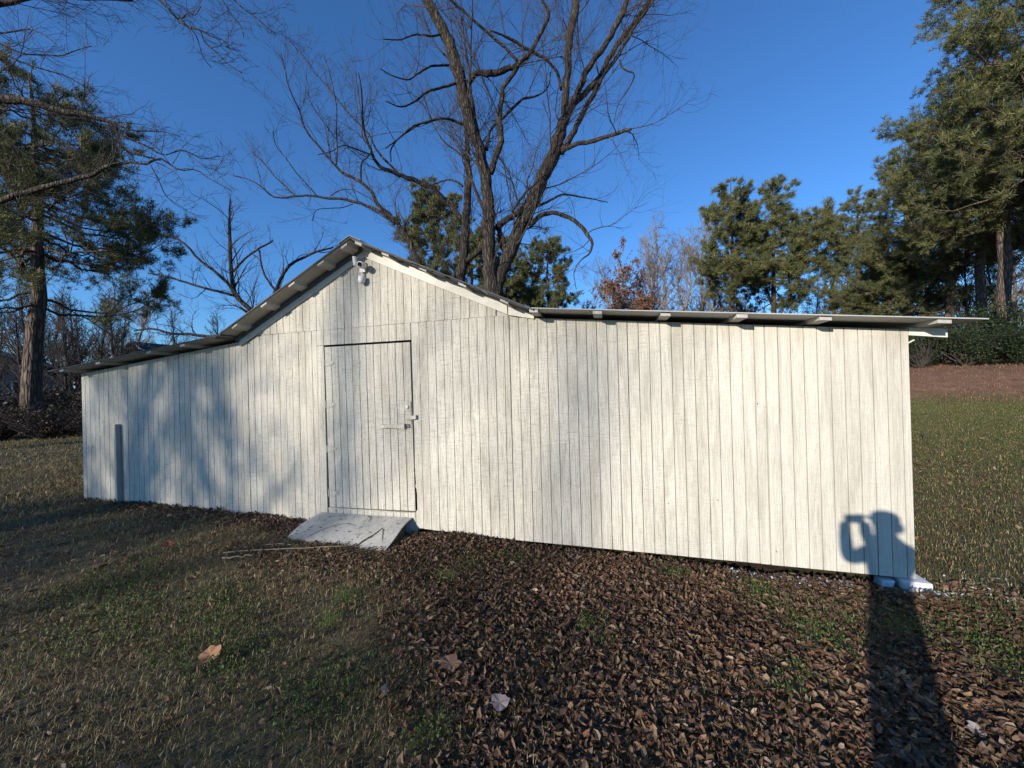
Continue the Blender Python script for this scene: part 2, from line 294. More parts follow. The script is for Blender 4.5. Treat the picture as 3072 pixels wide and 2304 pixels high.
LIMBS = {'twin':[[-3.84,12.42,4.57,0.239,-3.86,12.38,5.13,0.226,-3.85,12.3,5.98,0.187,-3.8,12.22,6.88,0.18,-3.77,12.12,7.77,0.169,-3.81,12.01,8.64,0.159,-3.89,11.91,9.21,0.152,-4.02,11.78,9.88,0.136,-4.16,11.68,10.32,0.135,-4.31,11.54,10.98,0.149,-4.39,11.4,11.72,0.153,-4.54,11.26,12.29,0.146,-4.73,11.09,12.96,0.139,-4.98,10.92,13.5,0.124,-5.3,10.73,14.03,0.108,-5.62,10.53,14.55,0.085,-5.74,10.34,15.33,0.045],
[-3.79,12.43,4.7,0.208,-3.63,12.51,5.33,0.196,-3.32,12.65,6.1,0.19,-3.01,12.79,6.94,0.198,-2.63,12.97,7.8,0.199,-2.32,13.11,8.46,0.2,-2.0,13.27,9.27,0.194,-1.67,13.43,10.02,0.189,-1.41,13.58,10.85,0.164,-1.24,13.68,11.48,0.145],
[-3.8,12.01,8.76,0.092,-3.97,12.1,9.7,0.086,-4.15,12.2,10.55,0.078,-4.38,12.36,11.71,0.063,-4.48,12.52,12.7,0.045,-4.7,12.74,14.11,0.033,-4.88,12.94,15.34,0.027],
[-3.65,12.04,8.88,0.092,-3.44,12.02,9.38,0.085,-3.22,11.96,9.91,0.084,-3.24,11.82,10.48,0.077,-3.12,11.72,10.97,0.065,-2.96,11.63,11.4,0.058,-2.71,11.61,11.62,0.052,-2.45,11.56,11.92,0.063,-2.09,11.52,12.15,0.057,-1.78,11.45,12.51,0.05,-1.46,11.31,13.02,0.044,-1.62,11.13,13.33,0.033,-1.66,10.98,13.63,0.022],
[-4.16,11.46,11.63,0.077,-3.83,11.5,11.91,0.073,-3.42,11.56,11.81,0.082,-3.18,11.59,11.84,0.079,-2.89,11.63,11.91,0.076,-2.48,11.68,12.0,0.064],
[-2.45,11.56,11.92,0.04,-2.75,11.38,12.24,0.037,-3.1,11.16,12.48,0.037,-3.52,10.86,12.76,0.036,-3.92,10.55,13.02,0.033,-4.26,10.27,13.22,0.027,-4.52,9.98,13.48,0.016],
[-3.73,11.95,9.63,0.055,-3.63,12.1,10.38,0.043,-3.52,12.19,10.6,0.043,-3.3,12.32,10.83,0.043,-2.96,12.55,11.3,0.044,-2.62,12.78,11.71,0.038,-2.15,13.06,11.94,0.029,-1.79,13.3,12.37,0.023,-1.73,13.48,13.02,0.02],
[-4.42,11.61,10.39,0.042,-4.66,11.43,10.47,0.039,-4.94,11.19,10.42,0.035,-5.33,10.81,10.12,0.032,-5.64,10.45,9.8,0.028,-5.87,10.07,9.26,0.022,-6.09,9.64,8.71,0.016],
[-4.48,11.37,11.61,0.041,-4.79,11.05,11.31,0.038,-5.15,10.5,10.8,0.033,-5.33,10.03,10.21,0.027,-5.53,9.53,9.73,0.021,-5.66,9.01,9.54,0.012],
[-4.71,11.22,12.12,0.035,-5.08,10.79,11.83,0.031,-5.31,10.36,11.34,0.028,-5.48,9.9,10.79,0.021,-5.65,9.39,10.53,0.015,-5.73,8.9,10.35,0.01],
[-4.78,11.08,13.07,0.035,-5.09,10.73,12.72,0.028,-5.35,10.28,12.44,0.025,-5.59,9.73,11.84,0.018,-5.78,9.18,11.42,0.013],
[-1.27,13.67,11.55,0.119,-1.19,13.78,12.6,0.106,-1.11,13.91,13.7,0.107,-1.03,14.05,14.67,0.115,-0.85,14.2,15.58,0.115,-0.82,14.3,16.35,0.103,-0.85,14.42,17.38,0.069,-0.97,14.54,18.6,0.035],
[-1.24,13.68,11.41,0.132,-0.94,13.69,11.95,0.098,-0.59,13.68,12.59,0.091,-0.26,13.67,13.15,0.081,0.13,13.67,13.57,0.08,0.45,13.65,13.99,0.083,0.77,13.62,14.51,0.085,1.02,13.55,15.07,0.069,1.21,13.46,15.68,0.037],
[-1.07,13.72,11.74,0.099,-0.42,13.99,12.46,0.086,0.04,14.21,13.06,0.087,0.32,14.39,13.74,0.081,0.66,14.58,14.37,0.081,1.22,14.87,15.17,0.075,1.58,15.06,15.74,0.076,1.94,15.27,16.4,0.056,2.38,15.51,17.08,0.032],
[0.07,14.22,12.99,0.06,0.57,14.18,13.51,0.056,0.96,14.07,13.98,0.055,1.33,13.94,14.41,0.048,1.69,13.82,14.71,0.038,1.86,13.74,14.9,0.028],
[-1.42,13.49,10.08,0.117,-1.03,13.64,10.69,0.085,-0.77,13.77,11.24,0.079,-0.43,13.92,11.88,0.073,-0.1,14.09,12.6,0.073,0.06,14.17,12.96,0.067],
[-1.42,13.49,10.05,0.072,-1.01,13.32,10.12,0.064,-0.38,12.95,9.9,0.061,0.21,12.49,9.68,0.053,0.64,12.07,9.47,0.048,0.87,11.81,9.33,0.038],
[-2.55,12.99,7.35,0.083,-2.18,12.97,7.64,0.07,-1.8,12.96,7.7,0.063,-1.36,12.92,7.53,0.062,-0.93,12.86,7.23,0.058,-0.57,12.75,6.74,0.055,-0.41,12.68,6.45,0.045,-0.46,12.49,5.98,0.03,-0.74,12.26,5.69,0.018,-0.94,12.03,5.3,0.014,-0.88,11.78,4.65,0.011],
[-2.3,13.12,8.07,0.045,-1.86,13.49,8.38,0.039,-1.44,13.93,8.76,0.034,-0.95,14.43,8.86,0.028,-0.43,14.97,8.94,0.021,0.19,15.61,9.01,0.015],
[-1.09,14.03,14.73,0.03,-1.17,13.91,14.98,0.027,-1.25,13.78,15.15,0.023],
[-1.38,13.73,12.48,0.043,-1.48,13.54,13.01,0.046,-1.76,13.3,13.27,0.045,-2.11,13.05,13.4,0.048,-2.44,12.8,13.46,0.044,-2.87,12.45,13.58,0.043,-3.19,12.19,13.61,0.031,-3.49,11.94,13.59,0.021],
[-3.52,12.29,7.16,0.087,-3.19,12.54,7.5,0.088,-2.81,12.88,7.91,0.083,-2.59,13.14,8.36,0.071],
[-3.0,12.32,7.62,0.043,-2.8,12.6,8.09,0.041,-2.49,13.05,8.72,0.039,-2.16,13.46,9.14,0.033],
[-3.35,12.64,6.35,0.095,-3.47,12.55,6.91,0.082,-3.6,12.47,7.27,0.069],
[0.73,14.22,13.5,0.03,0.84,14.18,13.11,0.026,1.21,14.17,12.85,0.026,1.03,13.98,12.25,0.019,0.63,13.65,11.52,0.013,0.42,13.32,10.58,0.011],
[-3.93,12.08,7.68,0.052,-4.15,12.12,8.26,0.046,-4.35,12.17,8.75,0.044,-4.47,12.25,9.25,0.038,-4.58,12.32,9.69,0.029]],'slim':[[-5.25,12.88,5.18,0.18,-5.22,12.93,5.72,0.167,-5.09,13.01,6.34,0.151,-5.03,13.09,7.04,0.139,-5.01,13.21,8.1,0.129,-4.96,13.34,9.18,0.117,-4.95,13.44,10.06,0.104,-5.02,13.53,11.03,0.077,-5.06,13.6,11.79,0.07,-5.21,13.65,12.56,0.049,-5.33,13.73,13.5,0.032,-5.32,13.86,14.53,0.021],
[-5.12,13.18,7.83,0.092,-5.39,13.0,8.33,0.085,-5.72,12.79,8.69,0.08,-6.05,12.57,9.03,0.073,-6.49,12.31,9.2,0.069,-7.02,11.98,9.34,0.062,-7.52,11.64,9.53,0.054,-7.68,11.51,9.68,0.048,-7.75,11.36,10.01,0.041,-7.83,11.18,10.35,0.037,-7.8,11.02,10.73,0.034,-7.7,10.85,11.14,0.027,-7.59,10.69,11.54,0.021,-7.54,10.47,11.95,0.015],
[-4.99,13.04,6.34,0.087,-4.57,12.98,6.61,0.08,-4.25,12.9,6.81,0.072,-4.13,12.74,7.13,0.049],
[-5.15,13.29,9.32,0.041,-5.35,13.34,9.52,0.035,-5.69,13.44,9.73,0.032,-6.6,13.74,9.86,0.029],
[-7.04,11.98,9.35,0.04,-7.29,11.94,9.65,0.035,-7.65,11.89,10.04,0.035,-7.92,11.87,10.44,0.031,-8.19,11.87,11.0,0.028,-8.51,11.84,11.35,0.026,-9.17,11.79,12.12,0.023,-9.68,11.76,12.84,0.021,-10.19,11.73,13.45,0.016,-10.78,11.7,14.31,0.013,-11.36,11.67,15.02,0.013],
[-7.72,11.36,9.84,0.024,-8.0,11.09,9.87,0.022,-8.29,10.67,9.84,0.019,-8.48,10.3,9.46,0.014,-8.66,9.89,9.13,0.011],
[-7.34,11.93,9.85,0.023,-7.35,11.97,10.34,0.023,-7.17,12.06,10.66,0.023,-6.76,12.24,11.06,0.026,-6.15,12.51,11.48,0.023,-5.45,12.82,11.63,0.021,-4.94,13.05,11.5,0.021],
[-5.0,13.42,10.27,0.041,-5.3,13.47,10.7,0.035,-5.85,13.55,11.2,0.028,-6.37,13.71,11.98,0.022,-6.76,13.89,12.77,0.018,-7.17,14.09,13.59,0.015]],'sweep':[[-5.95,11.47,4.88,0.09,-5.95,11.41,5.51,0.081,-6.0,11.36,5.87,0.073,-6.16,11.26,6.26,0.068,-6.31,11.16,6.72,0.062,-6.54,11.03,7.1,0.056,-6.7,10.95,7.29,0.052],
[-6.53,11.03,7.1,0.06,-6.74,10.95,7.37,0.058,-7.06,10.82,7.64,0.055,-7.21,10.74,7.9,0.051,-7.3,10.69,8.12,0.048,-7.51,10.58,8.37,0.046,-7.78,10.46,8.54,0.041,-8.05,10.34,8.66,0.039,-8.24,10.25,8.86,0.036,-8.45,10.13,9.11,0.034,-8.72,9.97,9.51,0.029,-8.93,9.85,9.78,0.027,-9.05,9.76,10.06,0.024,-9.1,9.66,10.45,0.022,-9.21,9.56,10.79,0.017,-9.3,9.45,11.16,0.015,-9.32,9.36,11.57,0.011,-9.34,9.26,11.97,0.01],
[-6.67,11.0,7.15,0.056,-7.1,10.96,7.52,0.049,-7.65,10.92,7.86,0.045,-8.17,10.88,8.06,0.043,-8.63,10.84,8.19,0.041,-9.22,10.8,8.3,0.036,-9.76,10.77,8.44,0.032,-10.37,10.73,8.49,0.029,-10.88,10.7,8.5,0.027,-11.22,10.68,8.57,0.025,-11.75,10.67,9.0,0.02,-12.23,10.65,9.32,0.015,-12.95,10.62,9.57,0.012],
[-7.59,10.56,8.42,0.027,-7.63,10.6,8.91,0.028,-7.6,10.63,9.16,0.023,-7.38,10.74,9.41,0.021,-7.32,10.78,9.61,0.019,-7.6,10.77,9.93,0.016,-7.72,10.85,10.72,0.014,-8.06,11.04,12.5,0.011],
[-8.26,10.24,8.95,0.02,-8.18,10.19,9.45,0.02,-8.13,10.1,10.06,0.018,-8.03,10.03,10.52,0.015,-8.03,9.91,11.02,0.013,-8.07,9.77,11.56,0.01,-8.15,9.63,11.95,0.01],
[-9.57,10.82,8.44,0.019,-9.78,10.68,8.74,0.019,-10.04,10.47,9.1,0.017,-10.25,10.23,9.53,0.014,-10.42,10.02,9.86,0.012,-10.37,9.88,10.22,0.011],
[-10.37,10.73,8.49,0.02,-10.73,10.74,8.87,0.02,-11.24,10.77,9.32,0.017,-11.87,10.86,10.03,0.015,-12.43,10.91,10.52,0.012],
[-9.03,10.85,8.35,0.017,-8.72,10.82,8.45,0.017,-8.23,10.76,8.42,0.014,-7.73,10.67,8.18,0.014],
[-8.17,10.88,7.97,0.014,-8.41,10.69,7.8,0.014,-8.7,10.38,7.67,0.012,-8.91,10.11,7.54,0.011,-8.91,9.86,7.07,0.011],
[-8.17,10.19,9.68,0.013,-8.67,10.24,10.35,0.014,-9.23,10.34,11.14,0.014,-9.54,10.45,11.81,0.011]],'small':[[-14.41,12.81,4.22,0.109,-14.66,12.78,4.83,0.109,-14.84,12.77,5.28,0.1,-15.47,12.68,5.88,0.09,-15.73,12.71,6.91,0.081,-15.87,12.78,7.96,0.071,-16.0,12.88,9.24,0.051,-16.05,12.98,10.32,0.031],
[-15.12,12.7,5.55,0.07,-15.77,12.33,6.61,0.059,-16.47,11.92,7.34,0.049,-16.97,11.57,8.05,0.038,-17.5,11.25,8.29,0.024],
[-15.47,12.68,5.88,0.06,-17.07,12.52,6.34,0.051,-18.79,12.4,6.92,0.041,-20.08,12.32,7.24,0.026],
[-14.44,12.84,4.63,0.08,-13.72,12.89,5.77,0.069,-12.98,12.9,6.89,0.059,-11.68,13.04,7.47,0.048,-10.85,13.13,7.6,0.029],
[-15.73,12.71,6.91,0.05,-15.21,13.15,7.81,0.041,-14.54,13.73,8.56,0.032],
[-14.72,12.77,4.84,0.07,-15.93,12.2,4.08,0.069,-16.82,11.74,4.19,0.058,-17.54,11.33,4.26,0.048,-17.9,11.1,4.4,0.038,-18.42,10.79,4.3,0.028],
[-13.52,12.94,5.87,0.049,-14.27,12.97,6.84,0.04,-14.69,13.15,7.95,0.031]],'over':[[-18.63,3.49,-0.0,0.372,-18.47,3.56,2.47,0.329,-18.16,3.7,5.49,0.302,-17.48,3.94,8.55,0.264,-16.8,4.21,12.22,0.226,-16.21,4.45,15.98,0.156,-15.91,4.61,19.29,0.074],
[-16.49,4.2,8.89,0.141,-14.76,4.81,8.73,0.121,-13.33,5.35,8.55,0.09,-12.91,5.52,8.55,0.086,-12.53,5.66,8.48,0.078,-12.15,5.82,8.36,0.069,-11.76,5.97,8.32,0.06,-11.4,6.11,8.22,0.048,-11.11,6.23,8.14,0.029,-10.85,6.33,8.0,0.021,-10.5,6.47,8.0,0.015,-10.17,6.6,8.01,0.01,-9.82,6.74,7.9,0.008],
[-11.26,6.19,8.19,0.026,-11.06,6.32,7.9,0.024,-10.83,6.45,7.81,0.023,-10.62,6.59,7.7,0.02,-10.41,6.74,7.58,0.015,-10.06,6.96,7.75,0.012,-9.72,7.19,7.62,0.009,-9.43,7.38,7.75,0.009],
[-16.55,4.11,5.61,0.103,-14.43,4.5,5.64,0.081,-12.19,4.86,5.79,0.056,-11.63,4.95,5.92,0.053,-11.15,5.02,5.99,0.05,-10.67,5.09,6.06,0.046,-10.2,5.15,6.13,0.041,-9.94,5.19,6.16,0.036,-9.75,5.21,6.25,0.033,-9.41,5.26,6.32,0.03,-9.07,5.31,6.34,0.024,-8.65,5.36,6.26,0.021,-8.46,5.38,6.35,0.019,-8.19,5.42,6.21,0.016,-7.95,5.44,6.06,0.013,-7.65,5.48,6.05,0.011,-7.3,5.52,5.82,0.007,-6.87,5.57,5.57,0.006],
[-8.62,5.37,6.24,0.009,-8.58,5.48,5.98,0.009,-8.57,5.61,5.72,0.008,-8.47,5.74,5.6,0.007,-8.38,5.85,5.52,0.007],
[-11.19,6.29,7.71,0.019,-10.94,6.38,7.52,0.023,-10.64,6.49,7.44,0.021,-10.31,6.62,7.36,0.02],
[-16.03,4.31,9.8,0.104,-14.57,4.93,10.39,0.08,-13.49,5.44,10.88,0.06,-13.15,5.61,11.0,0.044,-12.75,5.8,11.21,0.032,-12.03,6.15,11.27,0.021,-11.53,6.39,11.37,0.02,-11.08,6.61,11.43,0.015],
[-13.97,5.09,10.5,0.021,-12.76,5.18,9.77,0.018,-12.31,5.2,9.7,0.015,-11.9,5.22,9.66,0.013,-11.4,5.24,9.41,0.01,-11.01,5.23,9.1,0.007],
[-14.57,4.93,10.39,0.031,-13.74,5.37,10.11,0.022,-13.56,5.5,10.01,0.019,-13.16,5.75,9.88,0.016,-12.89,5.91,9.94,0.013,-12.63,6.07,9.99,0.013,-12.4,6.22,10.19,0.01,-12.13,6.38,10.37,0.008],
[-13.74,5.37,10.11,0.019,-13.48,5.53,9.77,0.017,-13.21,5.68,9.64,0.016,-12.86,5.87,9.55,0.015,-12.51,6.07,9.47,0.013,-12.22,6.26,9.29,0.01,-12.0,6.45,8.97,0.008],
[-15.12,4.63,13.34,0.069,-12.52,5.12,12.44,0.05,-10.58,5.43,11.34,0.035,-9.31,5.61,10.37,0.027,-8.75,5.68,9.85,0.022,-8.43,5.71,9.49,0.021,-8.34,5.72,9.36,0.019,-8.06,5.76,9.17,0.018,-7.82,5.79,9.09,0.015,-7.67,5.81,8.96,0.012,-7.34,5.86,8.83,0.008,-7.16,5.87,8.61,0.007],
[-7.82,5.79,9.09,0.012,-7.8,5.85,8.89,0.011,-7.63,5.97,8.73,0.01,-7.48,6.1,8.55,0.007,-7.3,6.24,8.45,0.007],
[-8.36,5.71,9.39,0.011,-8.17,5.71,9.36,0.011,-8.04,5.69,9.39,0.01,-7.79,5.67,9.27,0.008,-7.56,5.61,9.32,0.007],
[-8.06,5.76,9.17,0.011,-8.03,5.86,9.07,0.01,-8.07,5.94,8.98,0.007,-8.16,6.09,8.85,0.007,-8.16,6.25,8.78,0.007],
[-10.58,5.43,11.34,0.02,-9.2,6.04,11.24,0.016,-8.28,6.51,10.92,0.015,-8.0,6.68,10.64,0.014,-7.87,6.77,10.5,0.012,-7.66,6.88,10.37,0.011,-7.47,7.0,10.2,0.008,-7.29,7.11,10.04,0.008],
[-8.57,6.43,11.08,0.012,-8.3,6.64,10.69,0.012,-8.22,6.76,10.47,0.011,-8.08,6.9,10.25,0.008,-8.09,6.97,10.06,0.008]]}
# ================================================================ SETTING: ground
WY = 3.91
def H(x, y):
    x = np.asarray(x, float); y = np.asarray(y, float)
    s = x*.5 + y*.866
    h = -.05 - .024*np.clip(x, -14, 4)
    ss = np.clip(s, 4, 60)
    h = h + .06*(np.clip(ss, 4, 34)-4) + .75*np.clip((ss-20.5)/6, 0, 1)**2*(3-2*np.clip((ss-20.5)/6, 0, 1))
    h = h + .07*np.exp(-((x+1.55)/.45)**2-((y-3.75)/.28)**2) + .035*np.exp(-((x+5.2)/1.6)**2-((y-3.8)/.35)**2)
    h = h - .06*np.exp(-((x-1.75)/.95)**4-((y-4.25)/.42)**4)
    far = np.clip(np.hypot(x, y)/8, .4, 4)
    return h + .05*(vnoise(x, y, .45, 3)-.5)*far + .02*(vnoise(x, y, 2.1, 5)-.5)
def ground():
    u = np.linspace(-1, 1, 271); g = np.sinh(u*7.0)/np.sinh(7.0)*900
    X, Y = np.meshgrid(g-1.0, g+3.0); Z = H(X, Y)
    # the lot drops away only far beyond the trees
    n = len(g); V = np.stack([X, Y, Z], -1).reshape(-1, 3)
    i = (np.arange(n-1)[:, None]*n + np.arange(n-1)[None]).ravel()
    F = np.stack([i, i+1, i+n+1, i+n], -1)
    m, nt, b = mat('lawn_soil', .95); v = coords(nt)
    geo = nt.nodes.new('ShaderNodeNewGeometry'); P = geo.outputs['Position']
    big = noise(nt, P, .55, 4, .6); fine = noise(nt, P, 9, 5, .7); mid = noise(nt, P, 2.4, 4, .65)
    soil = ramp(nt, fine, [(.3, (.026, .017, .010)), (.55, (.072, .048, .026)), (.75, (.13, .092, .05))])
    grass = ramp(nt, fine, [(.3, (.048, .043, .019)), (.6, (.10, .085, .042)), (.8, (.18, .14, .08))])
    d = N(nt, 'ShaderNodeVectorMath', operation='DOT_PRODUCT'); nt.links.new(P, d.inputs[0]); d.inputs[1].default_value = (.5, .866, 0)
    def band(a, b_):
        r = N(nt, 'ShaderNodeMapRange'); nt.links.new(d.outputs['Value'], r.inputs[0]); r.inputs[1].default_value = a; r.inputs[2].default_value = b_
        return r.outputs[0]
    wob = nt.nodes.new('ShaderNodeMath'); wob.operation = 'MULTIPLY'
    gfac = ramp(nt, mid, [(.36, (0, 0, 0)), (.54, (1, 1, 1))])
    c = mix(nt, gfac, soil, grass)
    green = ramp(nt, fine, [(.3, (.06, .075, .022)), (.7, (.15, .15, .05))])
    n1 = nt.nodes.new('ShaderNodeMath'); n1.operation = 'MULTIPLY'; nt.links.new(band(9.5, 12), n1.inputs[0]); n1.inputs[1].default_value = .75
    c = mix(nt, n1.outputs[0], c, green)
    straw = ramp(nt, mid, [(.3, (.14, .075, .045)), (.6, (.23, .13, .075)), (.8, (.31, .20, .12))])
    c = mix(nt, band(19.8, 21.8), c, straw)
    link(nt, c, b); bump(nt, b, fine, .8, .04)
    return obj('ground', mesh_np(V, F, m, smooth=True), kind='structure')
ground()

# ================================================================ SHED
shed = thing('shed', 'long white low shed with a centre gable and plank door', 'shed', (-2.7, WY, 0))
def part(name, me, parent=None):
    p = parent or shed
    o = obj(name, me, p); base = shed if p is shed else p.parent
    if p is shed: o.matrix_parent_inverse = Matrix.Translation(-Vector(shed.location))
    return o
BY = 10.2                                        # back wall
z_r = lambda x: 2.465 - .1004*(x+.747)           # right lean-to sheet, underside
z_l = lambda x: 2.424 + .1043*(x+4.762)          # left lean-to sheet
z_g = lambda x: 3.415 - (.4657*(x+2.787) if x > -2.787 else -.502*(x+2.787))
bot = lambda x: (.08 - .0385*(x+2.2)) if x < -1.017 else (.034 - .0166*(x+1.017))
def board(x0, x1, zb0, zb1, zt0, zt1, y, th=.012, parent=None, name='siding_board', left=None):
    g = .0032
    a, c = x0+g, x1-g
    if c-a < .008: return
    if left is None:
        mb = MB().hexa([(a,y,zb0),(c,y,zb1),(c,y+th,zb1),(a,y+th,zb0),(a,y,zt0),(c,y,zt1),(c,y+th,zt1),(a,y+th,zt0)])
    else:                                        # broken left edge: list of (z, inset)
        mb = MB(); zs = [zb0]+[z for z, _ in left]+[zt0]; ins = [left[0][1]]+[i for _, i in left]+[0]
        for k in range(len(zs)-1):
            mb.hexa([(a+ins[k],y,zs[k]),(c,y,zs[k]),(c,y+th,zs[k]),(a+ins[k],y+th,zs[k]),(a+ins[k+1],y,zs[k+1]),(c,y,zs[k+1]),(c,y+th,zs[k+1]),(a+ins[k+1],y+th,zs[k+1])])
    return part(name, mb.mesh(M_SIDE), parent)
P_ = .1016
def sheet(x0, x1, top, y, bottom=bot, from_right=False, first_left=None):
    xs = list(np.arange(x0, x1-.012, P_))+[x1] if not from_right else sorted(list(np.arange(x1, x0+.012, -P_))+[x0])
    for k, (a, c) in enumerate(zip(xs[:-1], xs[1:])):
        j = RNG.normal()*.0012
        board(a, c, bottom(a), bottom(c), top(a), top(c), y+j, left=first_left if k == 0 else None)
tl = lambda x: z_l(x)-.052
tr = lambda x: z_r(x)-.052
SEAM = lambda x: 2.446 + .0061*(x+4.28)
lb = lambda x: 0.0
sheet(-7.832, -7.04, tl, WY+.001, lb, True)
sheet(-7.036, -5.822, tl, WY-.002, lb, True)
sheet(-5.818, -4.604, tl, WY+.000, lb, True)
sheet(-4.600, -3.508, lambda x: min(SEAM(x), z_g(x)-.16), WY+.002, lb)
board(-3.508, -3.405, 0, 0, 2.249, 2.249, WY+.001)
sheet(-3.508, -2.203, lambda x: SEAM(x), WY+.0015, lambda x: 2.263)
edge = [(.27, .004), (.30, .03), (.40, .034), (.47, .022), (.53, .016), (.56, .002), (.60, .012), (.68, .008), (.80, .003), (1.1, .006)]
sheet(-2.199, -1.020, lambda x: min(SEAM(x), z_g(x)-.12), WY+.001, first_left=edge)
sheet(-1.014, .199, tr, WY-.002)
sheet(.203, 1.405, tr, WY+.0005)
sheet(1.409, 2.482, tr, WY-.0035)
# gable boards lap over the sheets below
barge_low = lambda x: 3.30 - .4628*(x+2.827) if x > -2.827 else 3.285 + .517*(x+2.827)
gx = sorted(list(np.arange(-2.79, -4.46, -P_))+list(np.arange(-2.79+P_, -1.08, P_)))
for a, c in zip(gx[:-1], gx[1:]):
    board(a, c, SEAM(a)+.001, SEAM(c)+.001, min(barge_low(a), 3.3)+.03, min(barge_low(c), 3.3)+.03, WY-.005+RNG.normal()*.0008)
board(gx[0]-.1, gx[0], SEAM(gx[0]-.1), SEAM(gx[0]), barge_low(gx[0]-.1)+.03, barge_low(gx[0])+.03, WY-.005)
# sheathing behind the boards with the door opening left free
sh = MB()
def panel(x0, x1, b0, b1, t0, t1, y0=WY+.0135, y1=WY+.05):
    sh.hexa([(x0,y0,b0),(x1,y0,b1),(x1,y1,b1),(x0,y1,b0),(x0,y0,t0),(x1,y0,t1),(x1,y1,t1),(x0,y1,t0)])
panel(-7.83, -4.66, 0, 0, tl(-7.83), tl(-4.66)); panel(-4.66, -3.42, 0, 0, 2.36, z_g(-3.42)-.03)
panel(-3.42, -2.787, 2.275, 2.275, z_g(-3.42)-.03, 3.38); panel(-2.787, -2.18, 2.275, 2.275, 3.38, z_g(-2.18)-.03)
panel(-3.42, -2.18, .0, .0, .25, .25)
panel(-2.18, -.9, bot(-2.2)+.005, bot(-.9)+.005, z_g(-2.18)-.03, 2.42); panel(-.9, 2.478, bot(-.9)+.005, bot(2.478)+.005, tr(-.9), tr(2.478))
part('sheathing', sh.mesh(M_GROOVE))
# end and back walls
w = MB()
for a, c in [(y, y+.2) for y in np.arange(WY+.05, BY-.1, .205)]:
    w.box((2.455, a+.004, -.03), (2.479, c-.001, z_r(2.47)-.06)); w.box((-7.829, a+.004, -.05), (-7.805, c-.001, z_l(-7.8)-.06))
w.box((-7.8, BY-.03, -.05), (2.45, BY, 2.1))
part('end_wall', w.mesh(M_SIDE))
fl = MB().box((-7.7, WY+.06, .08), (2.4, BY-.05, .16)); fl.box((-2.4, WY+.3, -.01), (2.44, WY+.44, .078)); part('floor_frame', fl.mesh(M_DARKWOOD))
# barge boards
def barge(xs, low, hi, y0=WY-.026, y1=WY-.0065, name='barge_board'):
    a, c = xs
    part(name, MB().hexa([(a,y0,low(a)),(c,y0,low(c)),(c,y1,low(c)),(a,y1,low(a)),(a,y0,hi(a)),(c,y0,hi(c)),(c,y1,hi(c)),(a,y1,hi(a))]).mesh(M_TRIM))
barge((-2.785, -1.03), barge_low, lambda x: z_g(x)-.012)
barge((-1.018, -.74), lambda x: max(barge_low(x), 2.40), lambda x: max(z_g(x)-.012, 2.41))
barge((-4.70, -2.789), barge_low, lambda x: z_g(x)-.012)
# rafter tail sticking out at the right hand end
part('rafter_tail', MB().hexa([(2.484,WY-.0035,2.040),(2.745,WY-.0035,2.006),(2.745,WY+.034,2.006),(2.484,WY+.034,2.040),
     (2.484,WY-.0035,2.105),(2.745,WY-.0035,2.078),(2.745,WY+.034,2.078),(2.484,WY+.034,2.105)]).mesh(M_TRIM))
part('peg', MB().tube([(2.47,WY+.01,1.965),(2.524,WY+.005,1.999)], [.006,.006], 8).mesh(M_TRIM))
# purlins: every one runs front to back under the sheets
FY = 3.64
def purlin(x, zf, slope, wdt=.085, ht=.030, y0=FY+.018):
    z = zf(x)-.004; a = wdt/2
    part('purlin', MB().hexa([(x-a,y0,z-ht-slope*a),(x+a,y0,z-ht+slope*a),(x+a,BY+.1,z-ht+slope*a),(x-a,BY+.1,z-ht-slope*a),
                     (x-a,y0,z-slope*a),(x+a,y0,z+slope*a),(x+a,BY+.1,z+slope*a),(x-a,BY+.1,z-slope*a)]).mesh(M_PURLIN))
for x in (-.70, -.08, .53, 1.15, 1.775, 2.56): purlin(x, z_r, -.1004, y0=FY+.014+random.uniform(0, .03))
for x in (-5.38, -5.99, -6.98, -7.75): purlin(x, z_l, .1043)
for x in (-3.2, -3.62, -4.04, -4.5, -2.88): purlin(x, z_g, .502)
for x in (-2.69, -2.35, -1.9, -1.45, -1.0): purlin(x, z_g, -.4657)
# roof sheets, laid side by side from front to back
def roof(x0, x1, zf, m, th, n=10, name='roof_sheet', rib=.012):
    wd = (BY+.25-FY)/n; sl = (zf(x1)-zf(x0))/(x1-x0); me = None
    for k in range(n):
        if me is None:
            mb = MB()
            def slab(xa, xb, ya, yb, z0, z1):
                mb.hexa([(xa,ya,zf(xa)+z0),(xb,ya,zf(xb)+z0),(xb,yb,zf(xb)+z0),(xa,yb,zf(xa)+z0),(xa,ya,zf(xa)+z1),(xb,ya,zf(xb)+z1),(xb,yb,zf(xb)+z1),(xa,yb,zf(xa)+z1)])
            slab(x0, x1, FY, FY+wd-.003, 0, th)
            slab(x0+.004, x1-.004, FY+wd*.3, FY+wd*.3+.022, th+.0005, th+rib); slab(x0+.004, x1-.004, FY+wd*.8, FY+wd*.8+.02, th+.0005, th+rib)
            me = mb.mesh(m)
        o = part(name, me); o.location.y = k*wd
roof(-.745, 2.81, z_r, M_ROOF2, .009)
roof(-8.02, -4.70, z_l, M_ROOFG, .012)
roof(-4.82, -2.789, z_g, M_ROOFG, .016)
roof(-2.785, -.70, z_g, M_ROOFG, .016)
def soffit(xs, zf):
    for a, c in zip(xs[:-1], xs[1:]):
        a += .002; c -= .002; y0, y1 = FY+.012, WY+.3
        part('soffit_board', MB().hexa([(a,y0,zf(a)-.0036),(c,y0,zf(c)-.0036),(c,y1,zf(c)-.0036),(a,y1,zf(a)-.0036),(a,y0,zf(a)-.0006),(c,y0,zf(c)-.0006),(c,y1,zf(c)-.0006),(a,y1,zf(a)-.0006)]).mesh(M_SOFFIT))
